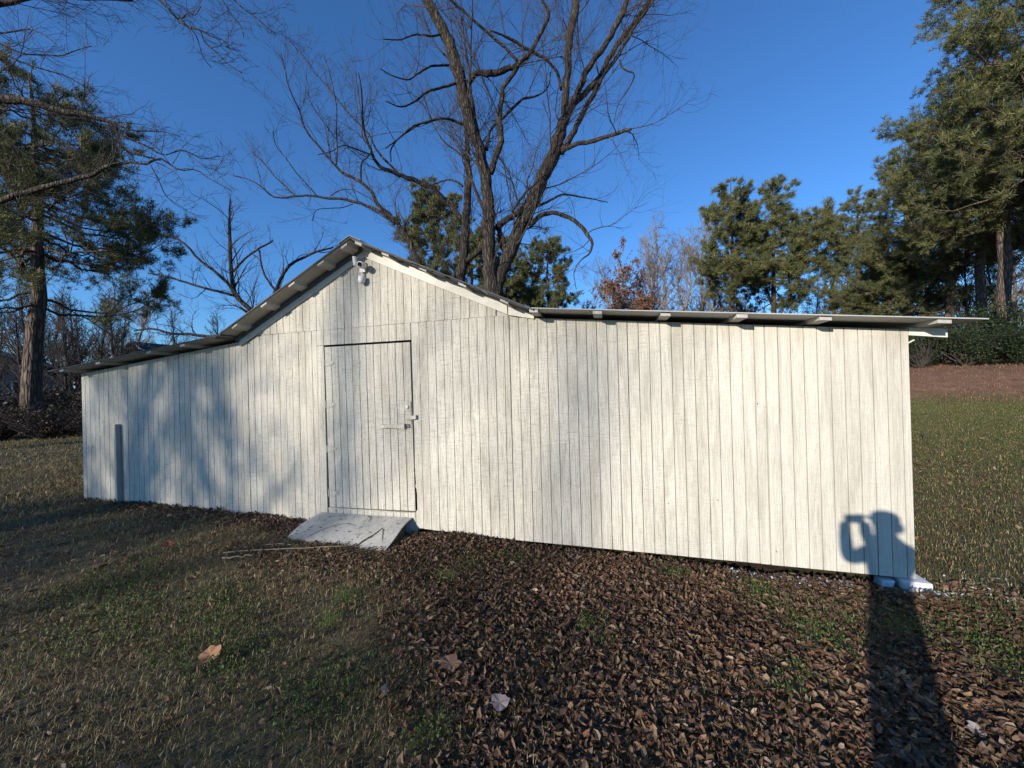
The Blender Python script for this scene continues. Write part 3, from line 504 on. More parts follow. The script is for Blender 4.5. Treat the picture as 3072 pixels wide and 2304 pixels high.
soffit(np.linspace(-8.0, -4.78, 8), z_l); soffit(np.linspace(-4.76, -2.80, 6), z_g); soffit(np.linspace(-2.77, -.76, 6), z_g)
part('rafter', MB().hexa([(-4.74,WY-.05,z_g(-4.74)-.062),(-2.80,WY-.05,z_g(-2.80)-.062),(-2.80,WY-.0275,z_g(-2.80)-.062),(-4.74,WY-.0275,z_g(-4.74)-.062),(-4.74,WY-.05,z_g(-4.74)-.006),(-2.80,WY-.05,z_g(-2.80)-.006),(-2.80,WY-.0275,z_g(-2.80)-.006),(-4.74,WY-.0275,z_g(-4.74)-.006)]).mesh(M_SHADEWOOD))  # dark strip added over the left barge, roof shade put into its grey
part('ridge_cap', MB().hexa([(-2.93,FY-.012,3.365),(-2.787,FY-.012,3.437),(-2.787,BY+.26,3.437),(-2.93,BY+.26,3.365),(-2.93,FY-.012,3.372),(-2.787,FY-.012,3.447),(-2.787,BY+.26,3.447),(-2.93,BY+.26,3.372)])
     .hexa([(-2.786,FY-.012,3.437),(-2.64,FY-.012,3.367),(-2.64,BY+.26,3.367),(-2.786,BY+.26,3.437),(-2.786,FY-.012,3.447),(-2.64,FY-.012,3.377),(-2.64,BY+.26,3.377),(-2.786,BY+.26,3.447)]).mesh(M_ROOF))
# torn felt layers showing under the right slope
for k in range(9):
    a = -2.6+k*.2+random.uniform(-.04, .04); c = a+random.uniform(.16, .3); t = random.uniform(.012, .024)
    part('felt_strip', MB().hexa([(a,FY+.01,z_g(a)-t),(c,FY+.01,z_g(c)-t*.6),(c,FY+.2,z_g(c)-t*.6),(a,FY+.2,z_g(a)-t),(a,FY+.01,z_g(a)-.001),(c,FY+.01,z_g(c)-.001),(c,FY+.2,z_g(c)-.001),(a,FY+.2,z_g(a)-.001)]).mesh(M_FELT))
# threshold of split board ends under the door
xs = np.linspace(-3.375, -2.20, 13)
for a, c in zip(xs[:-1], xs[1:]):
    t = .248+random.uniform(-.012, .006)
    board(a, c, .05, .05, t, t+random.uniform(-.006, .006), WY+.003+random.uniform(0, .004), name='threshold_board')
# corner block
o = part('footing_slab', MB().hexa([(2.32,3.79,-.19),(2.57,3.77,-.19),(2.58,4.1,-.19),(2.33,4.1,-.19),(2.345,3.81,-.132),(2.55,3.79,-.136),(2.555,4.08,-.132),(2.345,4.08,-.132)]).mesh(M_CONC)); bevel(o, .008, 2)
o = part('corner_block', MB().hexa([(2.36,3.855,-.131),(2.555,3.84,-.133),(2.56,4.07,-.131),(2.365,4.07,-.131),(2.365,3.86,-.030),(2.56,3.85,-.032),(2.56,4.06,-.030),(2.365,4.06,-.030)]).mesh(M_CONC)); bevel(o, .007, 2)
o = part('corner_block', MB().hexa([(2.21,3.86,-.19),(2.29,3.87,-.19),(2.28,4.0,-.19),(2.20,3.98,-.19),(2.24,3.90,-.06),(2.33,3.89,-.05),(2.33,4.0,-.05),(2.24,4.0,-.06)]).mesh(M_CONC)); bevel(o, .007, 2)

# ---- door and its hardware
door = obj('door', MB().box((-3.384, WY+.014, .275), (-2.214, WY+.035, 2.236)).mesh(M_GROOVE), shed)
door.matrix_parent_inverse = Matrix.Translation(-Vector(shed.location))
def dpart(name, me): return obj(name, me, door)
DX = np.linspace(-3.392, -2.212, 13); sk = .028
for k, (a, c) in enumerate(zip(DX[:-1], DX[1:])):
    g = .0042; y = WY-.001+RNG.normal()*.001 + (0.0025 if k >= 6 else 0)
    s = lambda x: sk*0
    dz = .262+.012*(k/11.)
    dpart('door_board', MB().hexa([(a+g+.016,y,dz),(c-g+.014,y,dz),(c-g+.014,y+.0125,dz),(a+g+.016,y+.0125,dz),(a+g-.004,y,2.238),(c-g-.003,y,2.238),(c-g-.003,y+.0125,2.238),(a+g-.004,y+.0125,2.238)]).mesh(M_SIDE))
for x, z in ((-3.385, 2.04), (-3.372, 1.528), (-3.378, .98), (-3.365, .437)):
    mb = MB().box((x-.012, WY-.007, z-.045), (x+.03, WY-.0025, z+.045))
    mb.hexa([(x+.03,WY-.007,z-.04),(x+.125,WY-.006,z-.012),(x+.125,WY-.0025,z-.012),(x+.03,WY-.0025,z-.04),(x+.03,WY-.007,z+.04),(x+.125,WY-.006,z+.012),(x+.125,WY-.0025,z+.012),(x+.03,WY-.0025,z+.04)])
    mb.tube([(x-.008, WY-.010, z-.047), (x-.008, WY-.010, z+.047)], [.007, .007], 8)
    bevel(dpart('hinge', mb.mesh(M_SIDE)), .0015)
# waisted wooden pull
n = 13; V = []
xs = np.linspace(-2.655, -2.298, n)
prof = np.interp(np.linspace(0, 1, n), [0, .12, .2, .35, .6, .75, .84, 1], [.026, .026, .020, .017, .018, .022, .028, .028])
dep = np.interp(np.linspace(0, 1, n), [0, .12, .25, .8, .86, 1], [.008, .012, .036, .036, .03, .03])
mb = MB()
for i in range(n-1):
    x0, x1, h0, h1, d0, d1 = xs[i], xs[i+1], prof[i], prof[i+1], dep[i], dep[i+1]; z = 1.259
    mb.hexa([(x0,WY-d0-.001,z-h0),(x1,WY-d1-.001,z-h1),(x1,WY-.0025,z-h1),(x0,WY-.0025,z-h0),(x0,WY-d0-.001,z+h0),(x1,WY-d1-.001,z+h1),(x1,WY-.0025,z+h1),(x0,WY-.0025,z+h0)])
dpart('pull_handle', mb.mesh(M_SIDE))
mb = MB().box((-2.302, WY-.009, 1.435), (-2.222, WY-.003, 1.55)); dpart('lock_plate', mb.mesh(M_SIDE))
dpart('lock_knob', MB().lathe((-2.262, WY-.009, 1.483), (0, -1, 0), [(.019,0),(.021,.008),(.015,.016),(.004,.019)], 14).mesh(M_TRIM, True))
mb = MB().box((-2.30, WY-.006, 1.285), (-2.222, WY-.003, 1.43)); dpart('lock_plate', mb.mesh(M_SIDE))
mb = MB().hexa([(-2.285,WY-.03,1.333),(-2.148,WY-.03,1.345),(-2.148,WY-.012,1.345),(-2.285,WY-.012,1.333),(-2.285,WY-.03,1.368),(-2.148,WY-.03,1.392),(-2.148,WY-.012,1.392),(-2.285,WY-.012,1.368)])
mb.tube([(-2.25,WY-.032,1.353),(-2.25,WY-.001,1.353)], [.008,.008], 8); dpart('turn_latch', mb.mesh(M_SIDE))
mb = MB(); t = np.linspace(0, 2*np.pi, 12)
mb.tube([(-2.262+.016*math.cos(a), WY-.008-.006*math.sin(a*.5), 1.262+.020*math.sin(a)) for a in t[:-1]], [.0045]*11, 6)
mb.tube([(-2.25,WY-.006,1.275),(-2.236,WY-.02,1.24)], [.004,.004], 6); dpart('hook', mb.mesh(M_DARKWOOD))

# ---- small things fixed to or leaning on the wall
sl_ = thing('security_light', 'small white twin head security light under the gable peak', 'light', (-2.79, WY, 3.15))
def lp(name, me, m=None):
    o = obj(name, me, sl_); o.matrix_parent_inverse = Matrix.Translation(-Vector(sl_.location)); return o
lp('mounting_base', MB().lathe((-2.80, WY-.006, 3.16), (0,-1,0), [(.05,0),(.05,.02),(.036,.034)], 18).mesh(M_PLASTIC, True))
lp('arm', MB().tube([(-2.815,WY-.03,3.165),(-2.84,WY-.055,3.172),(-2.858,WY-.07,3.19)], [.010,.010,.010], 8).mesh(M_PLASTIC, True))
hd = lp('lamp_head', MB().lathe((-2.862, WY-.072, 3.165), (-.02,-.15,1), [(.012,0),(.024,.008),(.027,.03),(.027,.098),(.029,.112),(.024,.112),(.02,.085)], 16).mesh(M_PLASTIC, True))
lp('arm', MB().tube([(-2.79,WY-.03,3.17),(-2.77,WY-.06,3.165),(-2.765,WY-.075,3.16)], [.010]*3, 8).mesh(M_PLASTIC, True))
hd2 = lp('lamp_head', MB().lathe((-2.762, WY-.055, 3.165), (.10,-.9,-.12), [(.018,0),(.036,.012),(.040,.03),(.040,.085),(.036,.10),(.028,.098)], 18).mesh(M_PLASTIC, True))
ln = obj('lens', MB().lathe((-2.762+.0110, WY-.055-.0993, 3.165-.0132), (.10,-.9,-.12), [(.0275,-.006),(.0275,.004),(.0,.005)], 18).mesh(M_LENS, True), hd2)
lp('sensor_stem', MB().tube([(-2.80,WY-.03,3.13),(-2.80,WY-.04,3.08),(-2.80,WY-.04,3.03)], [.011,.009,.009], 8).mesh(M_PLASTIC, True))
lp('sensor_housing', MB().lathe((-2.80, WY-.05, 3.045), (0,-.12,-1), [(.03,0),(.042,.006),(.043,.04),(.040,.062),(.026,.085),(.004,.094)], 18).mesh(M_PLASTIC, True))
lp('junction_box', MB().box((-2.835,WY-.042,3.10),(-2.765,WY-.007,3.215)).mesh(M_PLASTIC))

st = MB().hexa([(-6.994,WY-.070,.02),(-6.968,WY-.070,.02),(-6.968,WY-.006,.02),(-6.994,WY-.006,.02),(-7.016,WY-.070,1.284),(-6.990,WY-.070,1.284),(-6.990,WY-.006,1.284),(-7.016,WY-.006,1.284)])
bevel(obj('wooden_stake', st.mesh(m_simple('grey_weathered_wood', (.30,.29,.27), (.42,.40,.37), 12, .9, (6,6,.6))), label='grey waist high wooden stake standing against the left wall', cat='stake'), .003)

# ---- ramp
rp = thing('ramp', 'pale grey bent sheet ramp below the door with twigs on it', 'ramp', (-2.9, 3.65, .05))
nu, nv = 13, 9; V = []
c00, c10, c01, c11 = np.array([-3.60,3.475,.015]), np.array([-2.295,3.415,.018]), np.array([-3.50,3.902,.190]), np.array([-2.235,3.902,.198])
for lay in (0, 1):
    for j in range(nv):
        for i in range(nu):
            u, t = i/(nu-1), j/(nv-1); p = (c00*(1-u)+c10*u)*(1-t) + (c01*(1-u)+c11*u)*t
            p[2] += .022*math.sin(t*math.pi)*(.4+.6*u) + .012*math.sin(u*5+1)*(1-t) - (0.0 if lay else .012)
            p[0] += (-.035*math.sin(t*math.pi*1.1) if i == 0 else 0) + (.012*math.sin(t*6) if i == nu-1 else 0)
            V.append(p)
V = np.array(V); n0 = nu*nv; F = []
for j in range(nv-1):
    for i in range(nu-1):
        a = j*nu+i; F.append((n0+a, n0+a+1, n0+a+nu+1, n0+a+nu)); F.append((a, a+nu, a+nu+1, a+1))
for i in range(nu-1):
    F.append((i, i+1, n0+i+1, n0+i)); a = (nv-1)*nu+i; F.append((a, n0+a, n0+a+1, a+1))
for j in range(nv-1):
    a = j*nu; F.append((a, n0+a, n0+a+nu, a+nu)); a = j*nu+nu-1; F.append((a, a+nu, n0+a+nu, n0+a))
RAMPV = V[n0:].reshape(nv, nu, 3)
def rpart(name, me):
    o = obj(name, me, rp); o.matrix_parent_inverse = Matrix.Translation(-Vector(rp.location)); return o
rpart('deck', mesh_np(V, np.array(F), M_RAMP))
for x in (-3.3, -2.85, -2.36):
    rpart('joist', MB().hexa([(x,3.56,.0),(x+.04,3.56,.0),(x+.04,3.9,-.02),(x,3.9,-.02),(x,3.56,.035),(x+.04,3.56,.035),(x+.04,3.9,.165),(x,3.9,.165)]).mesh(M_DARKWOOD))
def ramp_pt(u, t):
    i = min(int(u*(nu-1)), nu-2); j = min(int(t*(nv-1)), nv-2); a = u*(nu-1)-i; b = t*(nv-1)-j
    p = RAMPV[j, i]*(1-a)*(1-b)+RAMPV[j, i+1]*a*(1-b)+RAMPV[j+1, i]*(1-a)*b+RAMPV[j+1, i+1]*a*b
    return p
def stick(name, pts, r, m, label, cat='stick', group=None):
    P = resample(np.array(pts), 9); P += RNG.normal(size=P.shape)*r*.5
    obj(name, MB().tube(P, np.linspace(1, .5, 9)*r, 6).mesh(m, True), label=label, cat=cat, group=group)
up = np.array([0, 0, .008])
stick('stick', [ramp_pt(.72, .06)+up, ramp_pt(.78, .3)+up, ramp_pt(.82, .55)+up], .007, M_DSTICK, 'straight dark stick lying across the right half of the ramp')
stick('twig', [ramp_pt(.2, .08)+up, ramp_pt(.24, .3)+up, ramp_pt(.33, .5)+up, ramp_pt(.42, .62)+up, ramp_pt(.55, .55)+up], .0025, M_DSTICK, 'long thin bent twig across the left half of the ramp', 'twig')
stick('twig', [ramp_pt(.55, .93)+up, ramp_pt(.6, .88)+up, ramp_pt(.62, .75)+up], .004, M_DSTICK, 'short twig near the top edge of the ramp', 'twig')
stick('twig', [ramp_pt(.83, .52)+up, ramp_pt(.88, .35)+up, ramp_pt(.91, .22)+up], .005, M_STICK, 'brown twig beside the straight dark stick on the ramp', 'twig')
g3 = lambda x, y, e=.02: np.array([x, y, float(H(x, y))+e])
stick('stick', [g3(-3.85, 2.95, .04), g3(-3.5, 3.08, .05), g3(-3.1, 3.22, .05), g3(-2.62, 3.40, .04)], .005, M_STICK, 'long pale stick lying on the ground in front of the ramp')
stick('stick', [g3(-3.62, 3.22, .03), g3(-3.45, 3.27, .04), g3(-3.32, 3.3, .03)], .006, M_STICK, 'short pale stick left of the ramp foot')
stick('stick', [g3(-2.62, 3.2, .03), g3(-2.5, 3.3, .04), g3(-2.38, 3.42, .05)], .010, M_DSTICK, 'short dark stick on the ground at the ramp foot')
stick('stick', [g3(-3.75, 2.86, .03), g3(-3.62, 2.93, .03), g3(-3.5, 3.0, .03)], .010, M_STICK, 'flat pale piece of wood on the grass left of the ramp')
stick('stick', [g3(6.3, 9.6, .0), g3(6.31, 9.6, .12), g3(6.36, 9.62, .26)], .02, M_DSTICK, 'dark stub standing up from the right lawn')
# ================================================================ TREES
def tree_obj(name, label, cat, loc, group=None): return thing(name, label, cat, loc, group)
def kid(name, me, root, kind=None, world=True):
    o = obj(name, me, root, kind=kind)
    if world: o.matrix_parent_inverse = Matrix.Translation(-Vector(root.location))
    return o
def twigs_of(limbs, rng, d1=2.2, d2=5, d3=6, L1=(.8, 2.4), up=.3, m=M_TWIG, sides=(4, 3, 3), thick=1.0, wind=None, t0=.12, minr=.004, rl=.02):
    """limbs: list of (P(n,3), R(n)); returns mesh of all branches and twigs that grow from them"""
    P = np.stack([resample(np.c_[p, r], 14) for p, r in limbs]); R = P[..., 3]; P = P[..., :3]
    out = []
    par, t, L = pick(P, d1, rng, t0, 1., .75)
    rp = R[par, np.clip((t*13).astype(int), 0, 13)]
    le = rng.uniform(*L1, len(par))*np.clip(rp*9+.45, .5, 1.5)
    P1, R1 = grow(P, R, par, t, rng, 48, le, up, 8, .22, .5, .22, rl=rl); R1 = np.maximum(R1, minr*1.3)*thick; out.append((P1, R1, sides[0]))
    par, t, L = pick(P1, d2, rng, .15, 1., .8)
    P2, R2 = grow(P1, R1, par, t, rng, 42, L*rng.uniform(.2, .55, len(par)), up*.8, 5, .25, .6, .35); R2 = np.maximum(R2, minr)*thick; out.append((P2, R2, sides[1]))
    if d3:
        par, t, L = pick(P2, d3, rng, .2, 1., .8)
        P3, R3 = grow(P2, R2, par, t, rng, 40, L*rng.uniform(.3, .7, len(par)), up*.6, 3, .25, .7, .5); R3 = np.maximum(R3, minr*.8)*thick; out.append((P3, R3, sides[2]))
    V = []; F = []; n = 0
    for p, r, s in out:
        if not len(p): continue
        v, f = tubes(p, r, s); V.append(v); F.append(f+n); n += len(v)
    return mesh_np(np.concatenate(V), np.concatenate(F), m, smooth=True), out
def traced(key, label, group=None, **kw):
    limbs = []
    for rec in LIMBS[key]:
        a = np.array(rec).reshape(-1, 4); a[:, 3] *= 1+(.22 if key in ('twin', 'slim', 'sweep') else .0)*np.clip(a[:, 3]/.08, 0, 1); limbs.append((a[:, :3], a[:, 3]))
    base = limbs[0][0][0].copy(); base[2] = float(H(base[0], base[1]))
    root = tree_obj('bare_tree', label, 'bare tree', tuple(base), group)
    rng = np.random.default_rng(abs(hash(key)) % 1000 if False else sum(map(ord, key)))
    sm = []
    for i, (p, r) in enumerate(limbs):
        n = max(14, len(p)*3); q = resample(np.c_[p, r], n)
        if i == 0:                                    # carry the stem down into the ground with a flare
            b = q[0].copy(); hgt = b[2]-base[2]
            ext = np.array([[b[0]+(base[0]-b[0])*k, b[1]+(base[1]-b[1])*k, b[2]-(hgt+.15)*k, b[3]*(1+.35*k**3)] for k in (1, .8, .6, .4, .2)])
            q = np.concatenate([ext, q])
        rr = q[:, 3]; j = rng.normal(size=(len(q), 3))*np.clip(rr, 0, .12)[:, None]*.16; j[0] = 0
        q[:, :3] += j; q[:, 3] *= 1+rng.normal(size=len(q))*.03
        sm.append((q[:, :3], q[:, 3]))
    tr = MB(); 
    for i, (p, r) in enumerate(sm):
        mb = MB().tube(p, np.maximum(r, .006), 12 if r.max() > .1 else 7)
        kid('trunk' if i == 0 else 'limb', mb.mesh(M_BARK, True), root)
    me, _ = twigs_of(sm[kw.pop('skip', 0):], rng, **kw)
    kid('twigs', me, root, 'stuff')
    return root
traced('twin', 'big bare twin stemmed tree rising right behind the gable', d1=1.7, d2=3.6, d3=3.6, L1=(.9, 2.6), minr=.0026, rl=.0085, t0=.22)
traced('slim', 'slimmer bare tree just left of the big twin stemmed tree', d1=2.3, d2=4.2, d3=4, L1=(.8, 2.2), minr=.0026, rl=.0085, t0=.22)
traced('sweep', 'bare tree behind the ridge with limbs sweeping far to the left', d1=2.9, d2=4.4, d3=4.2, L1=(.8, 2.4), up=.45, minr=.0026, rl=.0085, t0=.22)
traced('small', 'small bare tree behind the left roof slope', d1=3.0, d2=4.5, d3=4, L1=(.5, 1.6), up=.35)
traced('over', 'dark bare tree at far left whose boughs hang into the top left', d1=4.2, d2=7.5, d3=5, L1=(.5, 1.7), up=.14, minr=.0026, rl=.0085, t0=.22)

# ---- generic bare trees
def bare_mesh(seed, h, r0, spread=.33, cb=.25, m=M_TWIGF, d=(1.1, 2.2, 2.6), thick=1.0, nl=16, leaves=0, lean=.02, minr=.008):
    rng = np.random.default_rng(seed); n = 12; z = np.linspace(0, h, n)
    wob = np.cumsum(rng.normal(size=(n, 2))*h*.012, 0); wob -= wob[0]
    tp = np.c_[wob + np.outer(z, rng.normal(size=2)*lean), z]; trr = r0*(1-z/h)**.8+.012
    P = tp[None]; R = trr[None]
    t = np.sort(cb+(1-cb)*rng.random(nl)); par = np.zeros(nl, int)
    L = h*spread*(1.15-t)*rng.uniform(.7, 1.3, nl)
    Pl, Rl = grow(P, R, par, t, rng, 46, L, .35, 10, .14, .55, .15)
    Rl = np.maximum(Rl, .014)
    mb = MB().tube(tp, trr, 9)
    v, f = tubes(Pl, Rl, 6); mb.add(v, f)
    tm = mb.mesh(m if m is not M_BARK else M_BARK, True)
    limbs = [(tp[int(n*cb):], trr[int(n*cb):])]+[(Pl[i], Rl[i]) for i in range(nl)]
    tw, out = twigs_of(limbs, rng, d[0], d[1], d[2], (h*.06, h*.17), .4, m, (3, 3, 3), thick, minr=minr)
    lv = None
    if leaves:
        T = np.concatenate([out[1][0][:, 2:].reshape(-1, 3), out[-1][0][:, 1:].reshape(-1, 3)])
        T = T[T[:, 2] > h*.35]; c = T[rng.integers(0, len(T), leaves)] + rng.normal(size=(leaves, 3))*.10
        lv = leaf_quads(c, .26, rng, [(.20, .085, .035), (.26, .12, .05), (.15, .07, .035)])
    return tm, tw, lv
def leaf_quads(c, size, rng, cols, m=None, up=0.):
    n = len(c); a = unit(rng.normal(size=(n, 3))+[0, 0, up]); b = unit(np.cross(a, rng.normal(size=(n, 3))))
    s = (size*rng.uniform(.5, 1.2, n))[:, None]
    V = np.stack([c-a*s*.5, c+b*s*.3, c+a*s*.5, c-b*s*.3], 1).reshape(-1, 3)
    F = np.arange(4*n).reshape(-1, 4)
    col = np.array(cols)[rng.integers(0, len(cols), n)]*rng.uniform(.6, 1.35, (n, 1))
    return mesh_np(V, F, m or M_BUSH, np.repeat(col, 4, 0))
def place_tree(ms, x, y, label, group, s=1., rz=0., name='bare_tree', cat='bare tree', sink=.1):
    root = tree_obj(name, label, cat, (x, y, float(H(x, y))-sink), group); root.rotation_euler.z = rz; root.scale = (s, s, s)
    obj('trunk', ms[0], root)
    if ms[1] is not None: obj('twigs', ms[1], root, kind='stuff')
    if len(ms) > 2 and ms[2] is not None: obj('leaves', ms[2], root, kind='stuff')
    return root
bmA = bare_mesh(21, 15, .22, .30, .10, nl=26, d=(1.5, 3.2, 3.4), minr=.013); bmB = bare_mesh(22, 15, .18, .24, .14, nl=24, d=(1.5, 3.2, 3.4), minr=.013)
bmC = bare_mesh(23, 10, .13, .36, .08, m=M_TWIG, nl=26, d=(2.2, 4.2, 3.6), minr=.009)
bmR = bare_mesh(24, 13, .2, .36, .10, nl=26, d=(1.5, 3.0, 3.0), minr=.012, leaves=5200)
place_tree(bmR, 4.3, 49.0, 'tree with rusty brown leaves right of the first rusty brown one', None, 1.05, 3.6)
GW = 'leafless trees of the wood beyond the right roof'
place_tree(bmR, 1.8, 46.9, 'tree with rusty brown leaves left on it beyond the right roof', None, 1.18, .4)
place_tree(bmR, -1.2, 44.5, 'smaller tree with a few rusty leaves left of the rusty brown one', None, .74, 2.4)
for i, (x, y, s, b) in enumerate([(4.6, 48, 1.15, bmB), (7.4, 49.3, 1.25, bmA), (9.6, 50.5, 1.2, bmB), (11.3, 52.4, 1.35, bmA), (5.8, 52, 1.2, bmA), (8.8, 47.5, 1.1, bmB), (12.6, 49, 1.1, bmA), (0, 50, 1.0, bmA), (14.2, 52, 1.05, bmB), (6.2, 46, .75, bmC), (10.5, 47, .85, bmC), (-3.4, 47, .8, bmC),
      (20, 52, 1.15, bmB), (24.5, 49.6, 1.05, bmA), (27, 52, 1.0, bmB), (30, 51, .95, bmA), (33, 47, .95, bmB), (36, 45, .9, bmA), (28, 42, .9, bmC), (31, 40, 1.0, bmC), (26.5, 36.5, .85, bmC), (29, 33, .9, bmC), (38, 38, 1.1, bmA), (33, 33, 1.0, bmC), (30, 28, 1., bmC), (35, 27, 1.1, bmB), (21.5, 46.5, .9, bmC)]):
    place_tree(b, x, y, 'grey leafless tree in the wood beyond the right roof', GW, s, i*1.3)
GL = 'leafless trees of the thicket left of the shed'
for i, (x, y, s, b) in enumerate([(-41, 15.6, .85, bmC), (-39, 17, .9, bmC), (-37.0, 17.2, .85, bmC), (-35.4, 17.8, .75, bmC), (-33.7, 18.2, .85, bmC), (-36.5, 20.5, .72, bmB), (-42, 18, .6, bmB), (-44, 13, .7, bmB), (-46, 17, .6, bmA), (-30, 14.5, .62, bmC), (-29, 12, .6, bmC), (-38.5, 14.8, .95, bmC), (-36, 15.6, .9, bmC), (-33.5, 15.8, .8, bmC), (-31.5, 16.8, .8, bmC), (-42.5, 16.2, .95, bmC), (-40.5, 19.5, .95, bmC), (-38, 21.5, .9, bmC), (-35, 23.5, .85, bmC), (-31, 23.5, .8, bmC), (-34, 13.5, .6, bmC), (-40, 24, .75, bmA), (-28.5, 20.5, .55, bmC), (-25, 24, .45, bmC)]):
    place_tree(b, x, y, 'dark leafless tree in the thicket left of the shed', GL, s, i*2.1)

# ---- pines
def pine_mesh(seed, h, cb, Rm, r0, nl=44, dens=1.0, clen=.30, cw=.030, m=14, low=.0, shape=.6, cols=None, side=None, top_dir=.5):
    rng = np.random.default_rng(seed); n = 14; z = np.linspace(0, h, n)
    wob = np.cumsum(rng.normal(size=(n, 2))*h*.004, 0); wob -= wob[0]
    tp = np.c_[wob, z]; trr = r0*(1-(z/h)**1.3*.9); trr[0] *= 1.15
    tm = MB().tube(tp, trr, 12).mesh(M_PBARK, True)
    t = np.sort(rng.random(nl)**.9); tz = (cb+(h-cb)*t)/h
    ang = np.arange(nl)*2.4+rng.normal(size=nl)*.5
    f = np.where(t < .25, .72+.28*t/.25, ((1-t)/.75)**shape)
    L = np.maximum(Rm*f*rng.uniform(.6, 1.2, nl), .6)
    if side is not None:                                 # longer boughs on one side
        L *= 1+.45*np.cos(ang-side)
    elev = low + (top_dir-low)*t**1.5 + rng.normal(size=nl)*.12
    base = np.stack([np.interp(tz*h, z, tp[:, 0]), np.interp(tz*h, z, tp[:, 1]), tz*h], -1)
    k = 9; s = np.linspace(0, 1, k)
    d = np.stack([np.cos(ang)*np.cos(elev), np.sin(ang)*np.cos(elev), np.sin(elev)], -1)
    lat = np.stack([-np.sin(ang), np.cos(ang), 0*ang], -1)
    bend = rng.normal(size=nl)*.18
    P = base[:, None] + d[:, None]*L[:, None, None]*s[None, :, None] + lat[:, None]*(bend*L)[:, None, None]*(s**2)[None, :, None]
    P[:, :, 2] += (L[:, None]*(-.16*np.sin(s*np.pi)+.10*s**3))
    P[:, 1:] += rng.normal(size=(nl, k-1, 3))*.03*L[:, None, None]*.5
    R = np.maximum(.012+L[:, None]*.012*(1-s)[None]*(1.1), .010)
    out = [(P, R, 5)]
    par, tt, LL = pick(P, 2.6*dens, rng, .22, 1., .8)
    P1, R1 = grow(P, R, par, tt, rng, 48, LL*rng.uniform(.18, .42, len(par))*(1.15-.5*tt), .10, 5, .16, .55, .4); R1 = np.maximum(R1, .007); out.append((P1, R1, 3))
    par, tt, LL = pick(P1, 3.2*dens, rng, .25, 1., .8)
    P2, R2 = grow(P1, R1, par, tt, rng, 42, np.maximum(LL*rng.uniform(.25, .5, len(par)), .2), .25, 3, .12, .7, .6); R2 = np.maximum(R2, .005); out.append((P2, R2, 3))
    V = []; F = []; nn = 0
    for p, r, sd in out[:2]:
        v, ff = tubes(p, r, sd); V.append(v); F.append(ff+nn); nn += len(v)
    lm = mesh_np(np.concatenate(V), np.concatenate(F), M_PBARK, smooth=True)
    C = np.concatenate([P2[:, -1], P2[:, 1], P1[:, -1], P1[:, 3], P[:, -1], P[:, -2]])
    A = np.concatenate([P2[:, -1]-P2[:, 1], P2[:, 2]-P2[:, 0], P1[:, -1]-P1[:, -2], P1[:, 3]-P1[:, 2], P[:, -1]-P[:, -2], P[:, -1]-P[:, -2]])
    A = unit(A+np.array([0, 0, .0])); nc = len(C)
    dr = unit(A[:, None]*.55 + rng.normal(size=(nc, m, 3))*.55 + np.array([0, 0, .28]))
    ln = clen*rng.uniform(.6, 1.15, (nc, m, 1)); b0 = C[:, None] + rng.normal(size=(nc, m, 3))*clen*.18
    w = unit(np.cross(dr, rng.normal(size=(nc, m, 3))))*cw*.5
    nv = np.stack([b0-w, b0+w, b0+dr*ln], 2).reshape(-1, 3)
    cols = np.array(cols or [(.112, .122, .046), (.145, .148, .054), (.080, .096, .040), (.185, .165, .072)])
    cc = cols[rng.choice(len(cols), nc, p=[.36, .3, .22, .12])]*rng.uniform(.7, 1.3, (nc, 1))
    tint = np.repeat(cc, m*3, 0)
    nm = mesh_np(nv, np.arange(len(nv)).reshape(-1, 3), M_NEEDLE, tint)
    return tm, lm, nm
def place_pine(ms, x, y, label, rz=0., s=1., group=None):
    root = tree_obj('pine_tree', label, 'pine tree', (x, y, float(H(x, y))-.1), group); root.rotation_euler.z = rz; root.scale = (s, s, s)
    obj('trunk', ms[0], root); obj('limbs', ms[1], root, kind='stuff'); obj('needles', ms[2], root, kind='stuff'); return root
pmL = pine_mesh(31, 14.6, 4.9, 4.2, .30, 60, 1.5, .25, .024, 16, low=-.02, shape=.5)
place_pine(pmL, -22.5, 9.7, 'large dark pine at the far left with layered boughs', 1.0)
pmF = pine_mesh(33, 22, 9.0, 3.9, .30, 54, 1.3, .42, .055, 13, low=.1, shape=.45)
pmG = pine_mesh(34, 22, 7.6, 5.6, .34, 64, 1.15, .42, .055, 13, low=.05, shape=.5)
place_pine(pmF, -14.1, 29.3, 'round crowned pine behind the shed left of the bare trunks', .3, .83)
place_pine(pmF, -10.4, 28.4, 'low pine between the bare trunks behind the ridge', 2.0, .64)
place_pine(pmG, -8.3, 32.0, 'broad low pine right behind the twin bare trunks', 3.1, .60)
place_pine(pmF, -4.9, 32.7, 'round crowned pine behind the shed right of the bare trunks', 4.2, .60)
place_pine(pmF, 12.6, 42.4, 'narrower of the two pines beyond the right roof', 1.1, .89)
place_pine(pmG, 17.2, 45.6, 'broader of the two pines beyond the right roof', .6, .93)
pmR1 = pine_mesh(35, 27, 8.2, 5.1, .36, 84, 1.2, .27, .030, 15, low=-.05, shape=.95)
pmR3 = pine_mesh(37, 20, 3.6, 4.6, .30, 72, 1.2, .31, .036, 14, low=-.03, shape=.55)
